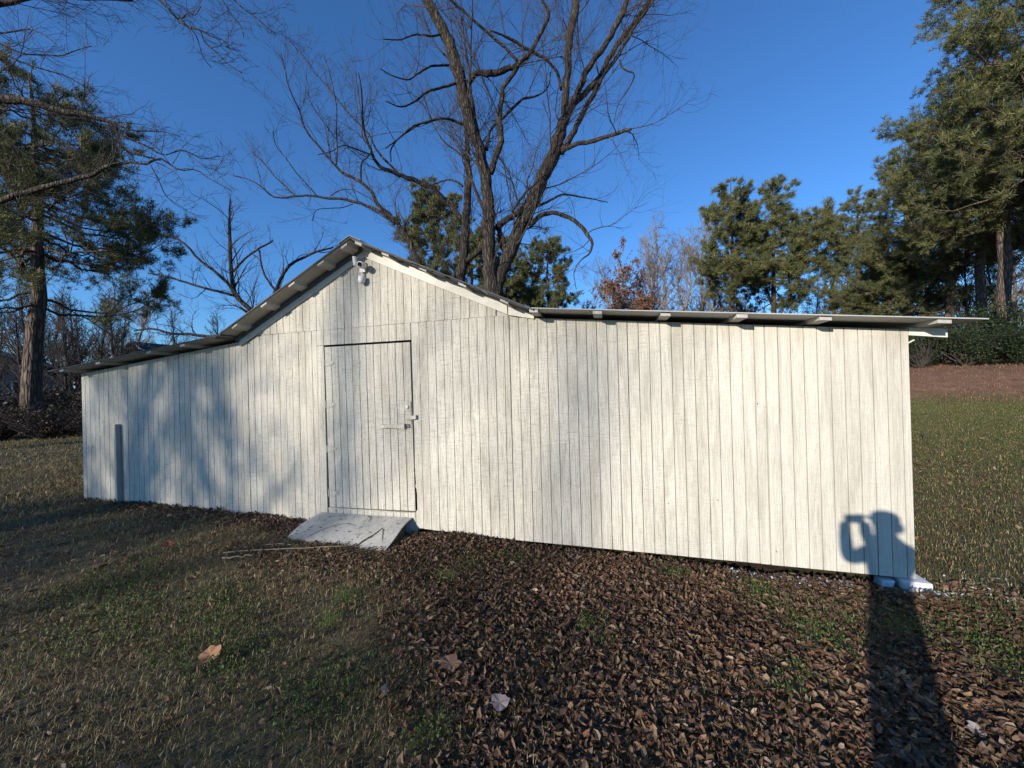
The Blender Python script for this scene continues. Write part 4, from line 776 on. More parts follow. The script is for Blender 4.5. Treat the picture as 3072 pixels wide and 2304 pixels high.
RP = [(18.9, 22.2, pmR1, .93, .2, 'nearest tall pine cut by the right edge of the picture'), (20.9, 25.9, pmR1, .83, 2.1, 'thick trunked tall pine second from the right edge'),
      (23.4, 30.7, pmR1, .76, .9, 'tall pine with a slim trunk beside the thick trunked pine'), (23.8, 33.9, pmR3, .95, 2.6, 'pine in the middle of the tall right hand row'),
      (24.1, 38.1, pmR3, .93, 4.0, 'pine with a slanting crown toward the left of the tall right hand row'), (23.4, 42.3, pmR3, .86, 5.2, 'lowest and leftmost pine of the tall right hand row')]
for x, y, ms, s, rz, lab in RP: place_pine(ms, x, y, lab, rz, s)

# ---- bushes
def bush_mesh(seed, r, h, n, size, cols, twiggy=0, stems=14):
    rng = np.random.default_rng(seed); k = 9
    cx = np.c_[rng.normal(size=(k, 2))*r*.45, rng.uniform(.25, .8, k)*h]; cr = rng.uniform(.3, .55, k)*r
    i = rng.integers(0, k, n); dd = unit(rng.normal(size=(n, 3)))*(rng.random((n, 1))**.4)
    c = cx[i] + dd*cr[i][:, None]*[1, 1, h/r*.7]; c[:, 2] = np.maximum(c[:, 2], .03)
    lm = leaf_quads(c, size, rng, cols, up=.3)
    P = np.zeros((stems*6, 5, 3)); a = rng.random(stems*6)*6.28; el = rng.uniform(.4, 1., stems*6)
    s = np.linspace(0, 1, 5)
    dirv = np.stack([np.cos(a)*r*.9*rng.random(stems*6), np.sin(a)*r*.9*rng.random(stems*6), h*el], -1)
    P = dirv[:, None]*s[None, :, None] + rng.normal(size=(stems*6, 5, 3))*.06*s[None, :, None]*h
    v, f = tubes(P, np.linspace(.018, .006, 5)[None]*np.ones((len(P), 1)), 3)
    return mesh_np(v, f, M_TWIG), lm
def place_bush(ms, x, y, label, rz=0, s=1., group=None, name='bush'):
    root = tree_obj(name, label, 'bush', (x, y, float(H(x, y))-.05), group); root.rotation_euler.z = rz; root.scale = (s, s, s)
    obj('stems', ms[0], root, kind='stuff'); obj('foliage', ms[1], root, kind='stuff')
GC = [(.020, .034, .014), (.032, .048, .018), (.014, .026, .012), (.05, .065, .022)]
bsR = bush_mesh(41, 1.7, 2.2, 6000, .12, GC); bsR2 = bush_mesh(42, 2.0, 2.9, 7500, .12, GC)
for i, (x, y, s, b) in enumerate([(13.6, 22.6, .62, bsR), (15.0, 22.9, .8, bsR2), (16.4, 22.4, .9, bsR), (17.4, 21.0, .85, bsR2), (18.9, 20.2, .9, bsR2), (15.8, 24.6, .95, bsR2), (18.0, 24.2, 1.0, bsR2), (20.2, 22.2, 1.0, bsR2), (20.6, 19.0, .9, bsR), (21.5, 27.5, 1.15, bsR2), (18.8, 28.0, 1.1, bsR2), (23.5, 25.0, 1.2, bsR2), (21.3, 33.5, 1.0, bsR), (25.2, 31.6, 1.1, bsR2)]):
    place_bush(b, x, y, 'dark evergreen bush under the tall pines at right', i*1.7, s*(.62+.42*((i*7) % 5)/4), 'evergreen bushes under the right pines')
BC = [(.030, .025, .016), (.045, .034, .022), (.020, .022, .012), (.06, .035, .02)]
bsL = bush_mesh(43, 2.0, 1.7, 2000, .12, BC, stems=60)
for i, (x, y, s) in enumerate([(-20.5, 8.0, .75), (-22.3, 7.4, .9), (-18.6, 8.4, .62), (-24.0, 8.2, 1.0), (-20.6, 10.6, .9), (-18.0, 10.8, .8), (-24.6, 11.0, 1.1), (-26.5, 9.0, 1.0), (-23.2, 13.2, 1.1), (-26.8, 12.2, 1.1), (-20.2, 13.5, .9), (-28.4, 14.6, 1.1), (-17.2, 9.0, .5)]):
    place_bush(bsL, x, y, 'brown brambly bush at the foot of the left pine', i*1.9, s, 'brambly bushes around the left pine')

# ---- trees behind the camera, whose shade falls on the wall and the grass
shA = bare_mesh(51, 24, .28, .22, .6, m=M_BARK, d=(.9, 1.6, 0), nl=16, lean=.0); shB = bare_mesh(52, 17, .18, .36, .40, m=M_BARK, d=(1.6, 2.6, 1.6), nl=24, lean=.0)
shD = bare_mesh(54, 12.5, .13, .40, .40, m=M_BARK, d=(2.4, 3.2, 2.0), nl=34, lean=.0)
for i, (x, y, ms, s, rz, lab) in enumerate([(-28.7, -45, shA, 1., .5, 'tall bare tree standing behind the photographer'), (-22.6, -26, shD, 1.12, 1.5, 'wide bare tree behind and left of the photographer'),
     (-34.5, -60, shA, 1.02, 2.6, 'farthest bare tree behind the photographer'), (-17.4, -17, shD, .95, 3.4, 'low spreading bare tree nearest behind the photographer'), (-18.2, -20.5, shD, 1.0, .7, 'low spreading bare tree beyond the nearest one behind the photographer')]):
    place_tree(ms, x, y, lab, None, s, rz)

# ---- the far wood that closes the view behind everything
rw = np.random.default_rng(91); V = []; F = []; nn = 0; n = 420
bear = np.radians(rw.uniform(-84, 52, n)); rad = rw.uniform(62, 84, n); bx = np.sin(bear)*rad; by = np.cos(bear)*rad; hh = rw.uniform(6, 12, n)*np.where(bear < -.6, .75, 1.)
s = np.linspace(0, 1, 4)
P = np.stack([bx[:, None]+rw.normal(size=(n, 4))*.3*s, by[:, None]+0*s, H(bx, by)[:, None]-.2+hh[:, None]*s], -1); v, f = tubes(P, np.linspace(.16, .03, 4)[None]*np.ones((n, 1)), 5); V.append(v); F.append(f); nn += len(v)
par = np.repeat(np.arange(n), 26); t = rw.uniform(.15, 1, len(par)); R0 = np.ones((n, 4))*.06
P1, R1 = grow(P, R0, par, t, rw, 45, hh[par]*rw.uniform(.12, .3, len(par)), .3, 4, .2, 1, .5); R1 = np.maximum(R1*0+.028, .02); v, f = tubes(P1, R1, 3); V.append(v); F.append(f+nn); nn += len(v)
obj('far_wood', mesh_np(np.concatenate(V), np.concatenate(F), M_TWIGF), kind='stuff', label='grey leafless wood far behind the shed', cat='wood')
k = 9000; bear = np.radians(rw.uniform(-84, 52, k)); rad = rw.uniform(56, 80, k); bx = np.sin(bear)*rad; by = np.cos(bear)*rad
c = np.stack([bx, by, H(bx, by)+rw.random(k)**1.6*3.2*(.5+vnoise(bx, by, .15, 8))], -1)
obj('far_undergrowth', leaf_quads(c, 1.0, rw, [(.035, .032, .022), (.05, .042, .03), (.028, .036, .018)]), kind='stuff', label='dark undergrowth at the foot of the far wood', cat='undergrowth')
# ================================================================ FAR BUILDINGS AND BITS
M_HWALL = m_simple('grey_house_wall', (.20, .21, .23), (.27, .28, .30), 3, .9)
M_HROOF = m_simple('dark_shingle_roof', (.03, .03, .033), (.06, .058, .06), 18, .9)
M_WHITE = m_simple('white_paint', (.72, .72, .70), (.82, .82, .80), 8, .6)
M_GLASS = m_simple('window_glass', (.015, .018, .022), (.03, .034, .04), 2, .1, (1,1,1), 0)
def house(label, x, y, rz, w, d, h, rh, wall=M_HWALL, roofm=M_HROOF, name='house', cat='house', z=None):
    root = thing(name, label, cat, (x, y, (float(H(x, y)) if z is None else z)-.1)); root.rotation_euler.z = rz
    mb = MB().box((-w/2, -d/2, 0), (w/2, d/2, h))
    for yy in (-d/2, d/2-.02): mb.add([(-w/2, yy, h), (w/2, yy, h), (0, yy, h+rh), (-w/2, yy+.02, h), (w/2, yy+.02, h), (0, yy+.02, h+rh)], [(0,1,2),(5,4,3)])
    obj('wall', mb.mesh(wall), root)
    rf = MB(); o = .45; k = rh/(w/2); t = .12
    for s in (-1, 1):
        xe = s*(w/2+o); ze = h-k*o; P = [(0,-d/2-o,h+rh+.02),(xe,-d/2-o,ze+.02),(xe,d/2+o,ze+.02),(0,d/2+o,h+rh+.02)]
        if s < 0: P = [P[0], P[3], P[2], P[1]]
        rf.hexa(P[::-1]+[(a, b, c+t) for a, b, c in P[::-1]])
    obj('roof', rf.mesh(roofm), root)
    for s in (-1, 1):
        tb = MB(); xe = s*(w/2+o)
        a = (0, -d/2-o-.03, h+rh-.10); b = (xe, -d/2-o-.03, h-k*o-.10)
        tb.hexa([a, b, (b[0], b[1]+.03, b[2]), (a[0], a[1]+.03, a[2]), (a[0], a[1], a[2]+.2), (b[0], b[1], b[2]+.2), (b[0], b[1]+.03, b[2]+.2), (a[0], a[1]+.03, a[2]+.2)])
        obj('gable_trim', tb.mesh(m_trimgrey), root)
    for wx in (-w*.25, w*.25):
        f = obj('window', MB().box((wx-.5, -d/2-.03, h*.35), (wx+.5, -d/2-.002, h*.8)).mesh(M_WHITE), root)
        obj('pane', MB().box((wx-.42, -d/2-.036, h*.35+.08), (wx+.42, -d/2-.031, h*.8-.08)).mesh(M_GLASS), f)
    return root
m_trimgrey = m_simple('pale_gable_trim', (.30, .30, .30), (.40, .40, .40), 6, .8)
hx = house('house with a dark gabled roof seen over the left roof slope', -39.6, 27.0, math.radians(8), 4.6, 8, 4.55, 1.35)
house('blue grey house wall at the left edge beside the pine', -42.5, 15.2, math.radians(75), 8, 9, 3.3, 1.5)
house('small bright white shed between the left house and the pine', -47.5, 19.6, math.radians(60), 2.6, 2.4, 1.6, .6, M_WHITE, M_HROOF, 'garden_shed', 'shed')
# low trailer half hidden behind the brambles
t = thing('utility_trailer', 'low trailer with a pale deck edge behind the left end of the shed', 'trailer', (-25.3, 13.4, float(H(-25.3, 13.4)))); t.rotation_euler.z = math.radians(58)
obj('deck', MB().box((-1.1, -.7, .62), (1.1, .7, .70)).mesh(m_trimgrey), t)
for x in (-1.07, -.35, .35, 1.07): obj('rail_post', MB().box((x-.02, -.69, .70), (x+.02, -.65, 1.15)).mesh(M_DARKWOOD), t)
obj('rail', MB().box((-1.1, -.69, 1.15), (1.1, -.65, 1.19)).mesh(M_DARKWOOD), t)
M_RUB = m_simple('tyre_rubber', (.015, .015, .015), (.03, .03, .03), 20, .8)
for s in (-1, 1):
    wh = obj('wheel', MB().lathe((0, s*.78, .32), (0, s, 0), [(.20,0),(.31,.01),(.32,.09),(.31,.17),(.20,.18)], 18).mesh(M_RUB, True), t)
    obj('rim', MB().lathe((0, s*.78, .32), (0, s, 0), [(.19,.05),(.19,.14),(.05,.15)], 14).mesh(M_WHITE, True), wh)
obj('drawbar', MB().box((1.1, -.05, .5), (2.0, .05, .58)).mesh(M_DARKWOOD), t)
tx = (22.6, 32.2); me = leaf_quads(np.array([[0, 0, .1], [.1, .05, .12], [-.08, .02, .08], [.03, -.05, .16]]), .28, np.random.default_rng(3), [(.6, .5, .46), (.45, .1, .08)])
obj('litter_scrap', me, None, (tx[0], tx[1], float(H(*tx))), 'scrap of pale red and white litter on the pine straw', 'litter')

# ================================================================ GROUND COVER
rng = np.random.default_rng(77)
def leaf_shape(n, L, W, curl, fold, rng, lobed=False):
    """n curled lanceolate leaves around origin: (n,8,3)"""
    x = np.array([-.5, -.2, -.2, -.2, .18, .18, .18, .5]); y = np.array([0, .5, 0, -.5, .42, 0, -.42, 0])
    X = x[None]*L[:, None]; Y = y[None]*W[:, None]
    Z = curl[:, None]*L[:, None]*(x[None]**2)*1.6 + fold[:, None]*np.abs(Y) + rng.normal(size=(n, 8))*.06*W[:, None]
    Y = Y + rng.normal(size=(n, 1))*.5*L[:, None]*x[None]**2
    return np.stack([X, Y, Z], -1)
LF3 = np.array([(0,2,1),(0,3,2),(4,5,7),(5,6,7)]); LF4 = np.array([(1,2,5,4),(2,3,6,5)])
def rot(n, rng, tilt):
    a = rng.random(n)*6.283; b = rng.normal(size=n)*tilt; c = rng.normal(size=n)*tilt
    ca, sa, cb, sb, cc, sc = np.cos(a), np.sin(a), np.cos(b), np.sin(b), np.cos(c), np.sin(c); o = np.zeros(n); i = np.ones(n)
    Rz = np.stack([np.stack([ca,-sa,o],-1), np.stack([sa,ca,o],-1), np.stack([o,o,i],-1)], 1)
    Ry = np.stack([np.stack([cb,o,sb],-1), np.stack([o,i,o],-1), np.stack([-sb,o,cb],-1)], 1)
    Rx = np.stack([np.stack([i,o,o],-1), np.stack([o,cc,-sc],-1), np.stack([o,sc,cc],-1)], 1)
    return Rz@Ry@Rx
def in_ramp(x, y): return ((x > -3.62) & (x < -2.24) & (y > 3.44)) | ((x > 2.16) & (x < 2.62) & (y > 3.72))
def under_shed(x, y): return (x > -7.82) & (x < 2.47) & (y > WY-.005)
def leafdens(x, y):
    """0..1 cover by fallen leaves"""
    edge = x + 1.15 + (3.4-y)*-.62 + 1.1            # right of a line running from the ramp to the near middle
    edge = x - (-2.2 + (3.4-y)*.72)
    d = np.clip(edge/.7+.5, 0, 1)
    d = np.maximum(d, np.clip((y-(3.42+.25*(vnoise(x, y, .8, 9)-.5)))/.2, 0, 1)*np.clip((x+7.5)/1., 0, 1)*np.clip((-3.2-x)/.3, 0, 1)*.9)
    d = np.maximum(d, np.exp(-((x+2.9)/.9)**2-((y-3.1)/.3)**2)*.55)
    d = d*(.55+.75*vnoise(x, y, 1.3, 21)); d = np.where(x > 2.75, d*.55, d)
    wd = weed(x, y); d = d*(1-.75*wd)
    return np.clip(d, .05, 1)
WEEDS = [(1.75, 3.25, .33), (1.35, 3.05, .28), (1.15, 3.45, .3), (2.15, 3.35, .35), (2.5, 3.2, .4), (2.75, 3.45, .35), (.55, 3.65, .18), (2.3, 2.85, .22), (1.1, 2.6, .14), (.95, 2.45, .12), (-.15, 2.75, .14), (-.05, 2.6, .1),
         (-2.75, 2.05, .42), (-2.35, 1.85, .3), (-3.1, 2.25, .35), (-2.1, 2.55, .14), (-2.0, 2.35, .12), (-3.6, 1.9, .5), (-4.2, 2.3, .5), (-1.3, 3.35, .16), (-.95, 3.55, .2), (-1.6, 1.75, .3), (1.9, 1.9, .2), (.7, 1.75, .12), (-.9, 1.7, .15)]
def weed(x, y):
    w = np.zeros_like(x)
    for a, b, r in WEEDS: w = np.maximum(w, np.exp(-((x-a)**2+(y-b)**2)/(r*r)*1.2))
    return w*(.5+.9*vnoise(x, y, 5., 33))
def sample(n, x0, x1, y0, y1, dens, rng):
    x = rng.uniform(x0, x1, n); y = rng.uniform(y0, y1, n)
    k = (rng.random(n) < dens(x, y)) & ~under_shed(x, y) & ~in_ramp(x, y)
    return x[k], y[k]
LCOL = np.array([(.155, .088, .046), (.120, .066, .036), (.185, .115, .062), (.085, .052, .032), (.225, .148, .085), (.15, .072, .042), (.27, .195, .13)])
LPR = [.27, .24, .17, .14, .08, .07, .03]
def leaf_mesh(x, y, rng, Lr=(.020, .064), asp=(.26, .62), tilt=.35, z=.004, cols=LCOL, pr=LPR, lift=.028, bright=1.):
    n = len(x); L = rng.uniform(*Lr, n); W = L*rng.uniform(*asp, n)
    S = leaf_shape(n, L, W, rng.normal(.35, .5, n), rng.normal(.45, .5, n), rng)
    V = np.einsum('nij,nkj->nki', rot(n, rng, tilt), S)
    V += np.stack([x, y, H(x, y)+z+rng.random(n)**1.5*lift], -1)[:, None]
    V[:, :, 2] = np.maximum(V[:, :, 2], H(V[:, :, 0], V[:, :, 1])+.002)
    b = (np.arange(n)*8)[:, None, None]
    F = [(LF3[None]+b).reshape(-1, 3), (LF4[None]+b).reshape(-1, 4)]
    c = cols[rng.choice(len(cols), n, p=pr)]*rng.uniform(.6, 1.35, (n, 1))*bright*(.62+.7*vnoise(x, y, 2.3, 71))[:, None]
    return mesh_np(V.reshape(-1, 3), F, M_LEAF, np.repeat(c, 8, 0))
# near litter, dense
x, y = sample(80000, -4.6, 3.2, .9, 3.95, leafdens, rng)
obj('leaf_litter', leaf_mesh(x, y, rng, tilt=.5, lift=.034, bright=.84), kind='stuff', label='carpet of dry brown leaves in front of the shed', cat='fallen leaves')
xb, yb = sample(2300, -2.6, 3.1, 1.0, 3.9, leafdens, rng)
obj('leaf_litter', leaf_mesh(xb, yb, rng, (.036, .066), (.45, .8), .35, .012, lift=.02, bright=.85), kind='stuff', label='broader brown leaves mixed into the carpet in front of the shed', cat='fallen leaves')
x1, y1 = sample(16000, -9.5, -4.5, 1.6, 4.6, leafdens, rng)
far = lambda x, y: np.clip(.25+.6*vnoise(x, y, .5, 12), 0, 1)*.4
x2, y2 = sample(15000, 2.4, 8.5, 1.8, 10.5, far, rng)
obj('leaf_litter', leaf_mesh(np.r_[x1, x2], np.r_[y1, y2], rng, (.04, .085)), kind='stuff', label='leaves scattered over the lawn at both ends of the shed', cat='fallen leaves')
# ramp debris
k = 60; V = []
pts = np.array([ramp_pt(rng.random()*.96+.02, rng.random()**.8*.9+.06) for _ in range(k)])
L = rng.uniform(.012, .045, k); S = leaf_shape(k, L, L*rng.uniform(.25, .5, k), rng.normal(.3, .3, k), rng.normal(.2, .2, k), rng)
V = np.einsum('nij,nkj->nki', rot(k, rng, .1), S)+pts[:, None]+[0, 0, .008]; b = (np.arange(k)*8)[:, None, None]
obj('leaf_debris', mesh_np(V.reshape(-1, 3), [(LF3[None]+b).reshape(-1, 3), (LF4[None]+b).reshape(-1, 4)], M_LEAF, np.repeat(np.array([(.05, .04, .03)])*rng.uniform(.5, 2, (k, 1)), 8, 0)), kind='stuff', label='small leaf fragments lying on the ramp', cat='leaf debris')
# leaves whitened by overspray along the right foot of the wall
x = np.r_[rng.uniform(.75, 2.0, 420), rng.uniform(2.45, 3.2, 46), rng.normal(2.45, .12, 60)]; y = np.r_[3.86-np.abs(rng.normal(0, .07, 420)), 4.12-.42*(rng.random(46))+.0, rng.normal(3.76, .03, 60)]
ok = rng.random(len(x)) < np.where(x < 2.1, np.clip((x-.6)*.9, 0, 1), 1)
x = x[ok]; y = y[ok]
obj('painted_leaves', leaf_mesh(x, y, rng, (.022, .05), (.25, .45), .4, .015, np.array([(.50, .50, .48), (.34, .34, .32)]), [.6, .4], .02), kind='stuff', label='leaves whitened with paint along the right foot of the wall', cat='painted leaves')

# grass
def blades(x, y, rng, hr, w, cols, pr, lean=.6, curl=.8, z=-.004, bright=1.):
    n = len(x); h = rng.uniform(*hr, n); a = rng.random(n)*6.283
    d = np.stack([np.cos(a), np.sin(a)], -1); l = np.abs(rng.normal(0, lean, n)); l2 = l+np.abs(rng.normal(0, curl, n))
    base = np.stack([x, y, H(x, y)+z], -1); s = np.stack([-d[:, 1], d[:, 0], 0*a], -1)*(w*rng.uniform(.6, 1.3, n))[:, None]
    def step(p, ang, L): return p + np.concatenate([d*(np.sin(ang)*L)[:, None], (np.cos(ang)*L)[:, None]], 1)
    p1 = step(base, np.minimum(l, 1.45), h*.5); p2 = step(p1, np.minimum(l2, 2.0), h*.5)
    V = np.stack([base, p1-s, p1+s, p2], 1)
    b = (np.arange(n)*4)[:, None]
    F3 = np.concatenate([np.array([[0, 2, 1]])+b, np.array([[1, 2, 3]])+b])
    c = np.array(cols)[rng.choice(len(cols), n, p=pr)]*rng.uniform(.65, 1.3, (n, 1))*bright
    return mesh_np(V.reshape(-1, 3), F3, M_GRASS, np.repeat(c, 4, 0))
GCOL = [(.33, .255, .13), (.24, .18, .088), (.092, .098, .026), (.064, .082, .020), (.42, .345, .19), (.14, .108, .050)]
def grassdens(x, y):
    d = 1-leafdens(x, y)*.88
    return np.clip(d*(.25+1.0*vnoise(x, y, 1.7, 41)), .03, 1)
x, y = sample(190000, -4.8, 3.0, .9, 3.95, grassdens, rng)
g = vnoise(x, y, 1.1, 55) > .56
obj('grass', blades(x[~g], y[~g], rng, (.02, .075), .0016, GCOL, [.36, .28, .08, .04, .14, .10], .75, .8), kind='stuff', label='dead tan grass in front of the shed', cat='grass')
obj('grass', blades(x[g], y[g], rng, (.02, .065), .0016, GCOL, [.19, .19, .26, .17, .09, .10], .7, .8), kind='stuff', label='greener patches of grass in front of the shed', cat='grass')
x1, y1 = sample(100000, -12.5, -4.7, 1.4, 6.0, lambda x, y: np.clip(.25+.9*vnoise(x, y, 1.2, 42), 0, 1), rng)
obj('grass', blades(x1, y1, rng, (.03, .09), .0022, GCOL, [.26, .28, .13, .08, .10, .15], .95, .7), kind='stuff', label='mixed tan and green lawn at the left end of the shed', cat='grass')
def wedge(n, b0, b1, d0, d1, rng):
    r = np.sqrt(rng.uniform(d0*d0, d1*d1, n)); a = np.radians(rng.uniform(b0, b1, n)); return np.sin(a)*r, np.cos(a)*r
x2, y2 = wedge(280000, 29, 43, 3.6, 21.5, rng); k = ~under_shed(x2, y2) & (x2 > 2.5); x2 = x2[k]; y2 = y2[k]
s2 = x2*.5+y2*.866; gg = np.clip((s2-7.5)/4, 0, 1)*np.clip((20.5-s2)/2., 0, 1)*.9+.35; gm = rng.random(len(x2)) < gg*(.5+vnoise(x2, y2, .9, 61))
big = np.clip(s2/6, 1, 2.2)
obj('grass', blades(x2[~gm], y2[~gm], rng, (.025, .06), .0026, GCOL, [.20, .26, .2, .12, .05, .17], 1.35, .4), kind='stuff', label='brownish lawn to the right of the shed', cat='grass')
obj('grass', blades(x2[gm], y2[gm], rng, (.025, .06), .0028, GCOL, [.06, .10, .44, .30, .02, .08], 1.3, .4, bright=1.35), kind='stuff', label='green lawn to the right of the shed', cat='grass')
x3, y3 = wedge(40000, 27, 48, 19.8, 33, rng); st = np.array([(.25, .14, .08), (.18, .095, .055), (.33, .21, .13)])
obj('pine_straw', blades(x3, y3, rng, (.05, .16), .006, st, [.4, .35, .25], 1.3, .5), kind='stuff', label='rust brown pine straw under the right hand pines', cat='pine straw')
x4, y4 = wedge(40000, -75, -60, 8, 27, rng)
obj('grass', blades(x4, y4, rng, (.04, .12), .006, GCOL, [.2, .28, .14, .1, .06, .22], .8, .8), kind='stuff', label='rough grass beyond the left end of the shed', cat='grass')
# weeds: little round leaves on short stalks
n = 110000; x = rng.uniform(-4.8, 3.2, n); y = rng.uniform(.9, 3.88, n); k = (rng.random(n) < np.clip(weed(x, y)-.18, 0, 1)) & ~in_ramp(x, y)
x = x[k]; y = y[k]; n = len(x); c = np.stack([x, y, H(x, y)+.01+rng.random(n)*.045], -1)
obj('weeds', leaf_quads(c, .020, rng, [(.075, .13, .028), (.055, .10, .022), (.10, .15, .035), (.045, .08, .02)], M_GRASS, up=1.6), kind='stuff', label='patches of small round leaved green weeds', cat='weeds')
# longer green tufts
for tx_, ty_, lab in ((-2.08, 2.56, 'fine bright green grass tuft nearest the ramp'), (-2.0, 2.3, 'bright green grass tuft at the edge of the leaves'), (-1.42, 3.05, 'small green tuft among leaves right of the ramp')):
    r = np.random.default_rng(int(abs(tx_*100))); k = 90
    obj('grass_tuft', blades(tx_+r.normal(size=k)*.045, ty_+r.normal(size=k)*.045, r, (.06, .15), .0014, [(.10, .16, .035), (.14, .19, .05)], [.6, .4], .5, .8), label=lab, cat='grass tuft')

# big single leaves
def big_leaf(name, x, y, L, W, col, label, rz, lobes=5, tilt=(.1, .1), z=.03):
    k = 20; a = np.linspace(0, 2*np.pi, k, endpoint=False)
    rr = .90+.11*np.cos(a*lobes)+RNG.normal(size=k)*.05; X = np.cos(a)*rr*L/2; Y = np.sin(a)*rr*W/2
    Z = .10*np.abs(Y)+.25*X*X/L+RNG.normal(size=k)*.003
    V = np.r_[np.stack([X, Y, Z], -1), [[0, 0, -.003]]]; F = np.array([(i, (i+1) % k, k) for i in range(k)])
    V2 = np.r_[V, V-[0, 0, .0012]]; F2 = np.r_[F, F[:, ::-1]+k+1]
    me = mesh_np(V2, F2, M_LEAF, np.repeat(np.array([col]), len(V2), 0))
    o = obj(name, me, None, (x, y, float(H(x, y))+z), label, 'leaf'); o.rotation_euler = (tilt[0], tilt[1], rz)
    st_ = MB().tube([(-L*.38, 0, .004), (-L*.6, .005, .008), (-L*.8, .0, .004)], [.0015, .0014, .001], 5).mesh(M_STICK); obj('stalk', st_, o)
big_leaf('fallen_leaf', -.60, 1.90, .105, .095, (.27, .22, .195), 'big pale pinkish grey leaf lying flat in the near middle', .6, 3, (.28, .1), .045)
big_leaf('fallen_leaf', -2.47, 1.80, .13, .10, (.55, .28, .13), 'big bright orange leaf on the grass at lower left', 1.2, 5, (.5, -.2), .045)
big_leaf('fallen_leaf', 1.70, 2.33, .085, .075, (.36, .31, .26), 'pale curled leaf in the litter near the right edge', .3, 4, (.5, .2), .04)
big_leaf('fallen_leaf', .57, 2.2, .10, .06, (.24, .21, .17), 'pale grey folded leaf in the litter right of the middle', 2.3, 3, (.6, .1), .04)
big_leaf('fallen_leaf', -1.25, 1.83, .07, .05, (.38, .33, .28), 'small pale leaf standing up in the near grass', 1.8, 3, (1.0, .1), .04)
big_leaf('fallen_leaf', -.97, 2.1, .14, .10, (.17, .10, .06), 'large dull brown leaf in the litter at lower middle', .4, 5, (.35, .2), .045)
big_leaf('fallen_leaf', -4.6, 2.95, .12, .09, (.22, .06, .04), 'dark red leaf on the grass at left', 1.0, 4, (.4, .1), .04)
# the largest single leaves of the near litter
protos = []
r = np.random.default_rng(5)
for q in range(6):
    S = leaf_shape(1, np.array([.058]), np.array([.023]), np.array([r.normal(.5, .5)]), np.array([r.normal(.5, .4)]), r)[0]
    protos.append(mesh_np(S, [LF3, LF4], M_LEAF, np.repeat(LCOL[[q % 7]]*1.15, 8, 0)))
px, py = sample(2600, -1.6, 2.3, 1.3, 2.7, leafdens, r)
for q in range(240):
    o = bpy.data.objects.new('fallen_leaf', protos[q % 6]); COL.objects.link(o)
    o.location = (px[q], py[q], float(H(px[q], py[q]))+.03+.015*r.random()); o.rotation_euler = (r.normal()*.35, r.normal()*.35, r.random()*6.28)
    s = r.uniform(.75, 1.25); o.scale = (s, s, s)
    o['label'] = 'dry brown curled leaf on top of the near leaf litter'; o['category'] = 'leaf'; o['group'] = 'largest single leaves of the near litter'

# ================================================================ THE PHOTOGRAPHER (only the shadow is in view)
f2 = np.array([-math.sin(YAW), math.cos(YAW), 0]); r2 = np.array([math.cos(YAW), math.sin(YAW), 0])
def pp(a, b, z): return tuple(np.array([0, 0, z]) + r2*a + f2*b)
gz = float(H(0, -.3))
def skin(name, joints, edges, m, sub=1):
    me = bpy.data.meshes.new(name); me.from_pydata([j[0] for j in joints], edges, []); o = bpy.data.objects.new(name, me); COL.objects.link(o)
    sk_ = o.modifiers.new('skin', 'SKIN'); sk_.use_smooth_shade = True
    for v, j in zip(me.skin_vertices[0].data, joints): v.radius = (j[1], j[1] if len(j) < 3 else j[2])
    me.skin_vertices[0].data[0].use_root = True
    ss = o.modifiers.new('sub', 'SUBSURF'); ss.levels = ss.render_levels = sub
    dg = bpy.context.evaluated_depsgraph_get(); em = bpy.data.meshes.new_from_object(o.evaluated_get(dg))
    bpy.data.objects.remove(o); em.materials.clear(); 
    for q in (m if isinstance(m, list) else [m]): em.materials.append(q)
    return em
M_SKIN = m_simple('skin', (.42, .27, .20), (.46, .30, .22), 5, .6, (1,1,1), 0)
M_JACK = m_simple('dark_jacket', (.03, .04, .06), (.05, .06, .08), 30, .9)
M_PANT = m_simple('blue_jeans', (.05, .07, .12), (.08, .10, .16), 60, .9)
M_CAP = m_simple('dark_cap', (.02, .02, .025), (.03, .03, .035), 40, .9)
J = [(pp(0,-.24,.98), .145,.12), (pp(0,-.26,1.12), .150,.115), (pp(0,-.285,1.30), .165,.12), (pp(0,-.30,1.46), .125,.10), (pp(0,-.275,1.56), .076,.075), (pp(0,-.250,1.63), .066,.068), (pp(0,-.25,1.70), .082,.092), (pp(0,-.25,1.755), .078,.088), (pp(0,-.25,1.79), .04,.05),
     (pp(-.16,-.30,1.515), .080), (pp(-.255,-.17,1.395), .060), (pp(-.18,-.065,1.58), .046), (pp(-.15,-.038,1.685), .038),
     (pp(.16,-.31,1.49), .070), (pp(.045,-.13,1.40), .058), (pp(-.01,-.08,1.58), .046), (pp(.005,-.05,1.685), .042),
     (pp(-.09,-.25,.88), .095), (pp(-.10,-.23,.50), .062), (pp(-.105,-.26,gz+.10), .045), (pp(-.115,-.14,gz+.045), .045),
     (pp(.09,-.25,.88), .095), (pp(.10,-.23,.50), .062), (pp(.105,-.26,gz+.10), .045), (pp(.115,-.14,gz+.045), .045)]
E = [(0,1),(1,2),(2,3),(3,4),(4,5),(5,6),(6,7),(7,8),(3,9),(9,10),(10,11),(11,12),(3,13),(13,14),(14,15),(15,16),(0,17),(17,18),(18,19),(19,20),(0,21),(21,22),(22,23),(23,24)]
em = skin('person', J, E, [M_SKIN, M_JACK, M_PANT], 2)
fw = Vector(f2)
for pl in em.polygons:
    c = pl.center; b_ = c.dot(fw)
    pl.material_index = 2 if c.z < .98 else (1 if (c.z < 1.57 or b_ < -.33) and not (c.z > 1.57 and b_ > -.1) else 0)
per = obj('person', em, None, None, 'person in dark jacket and cap holding up a phone to photograph', 'person')
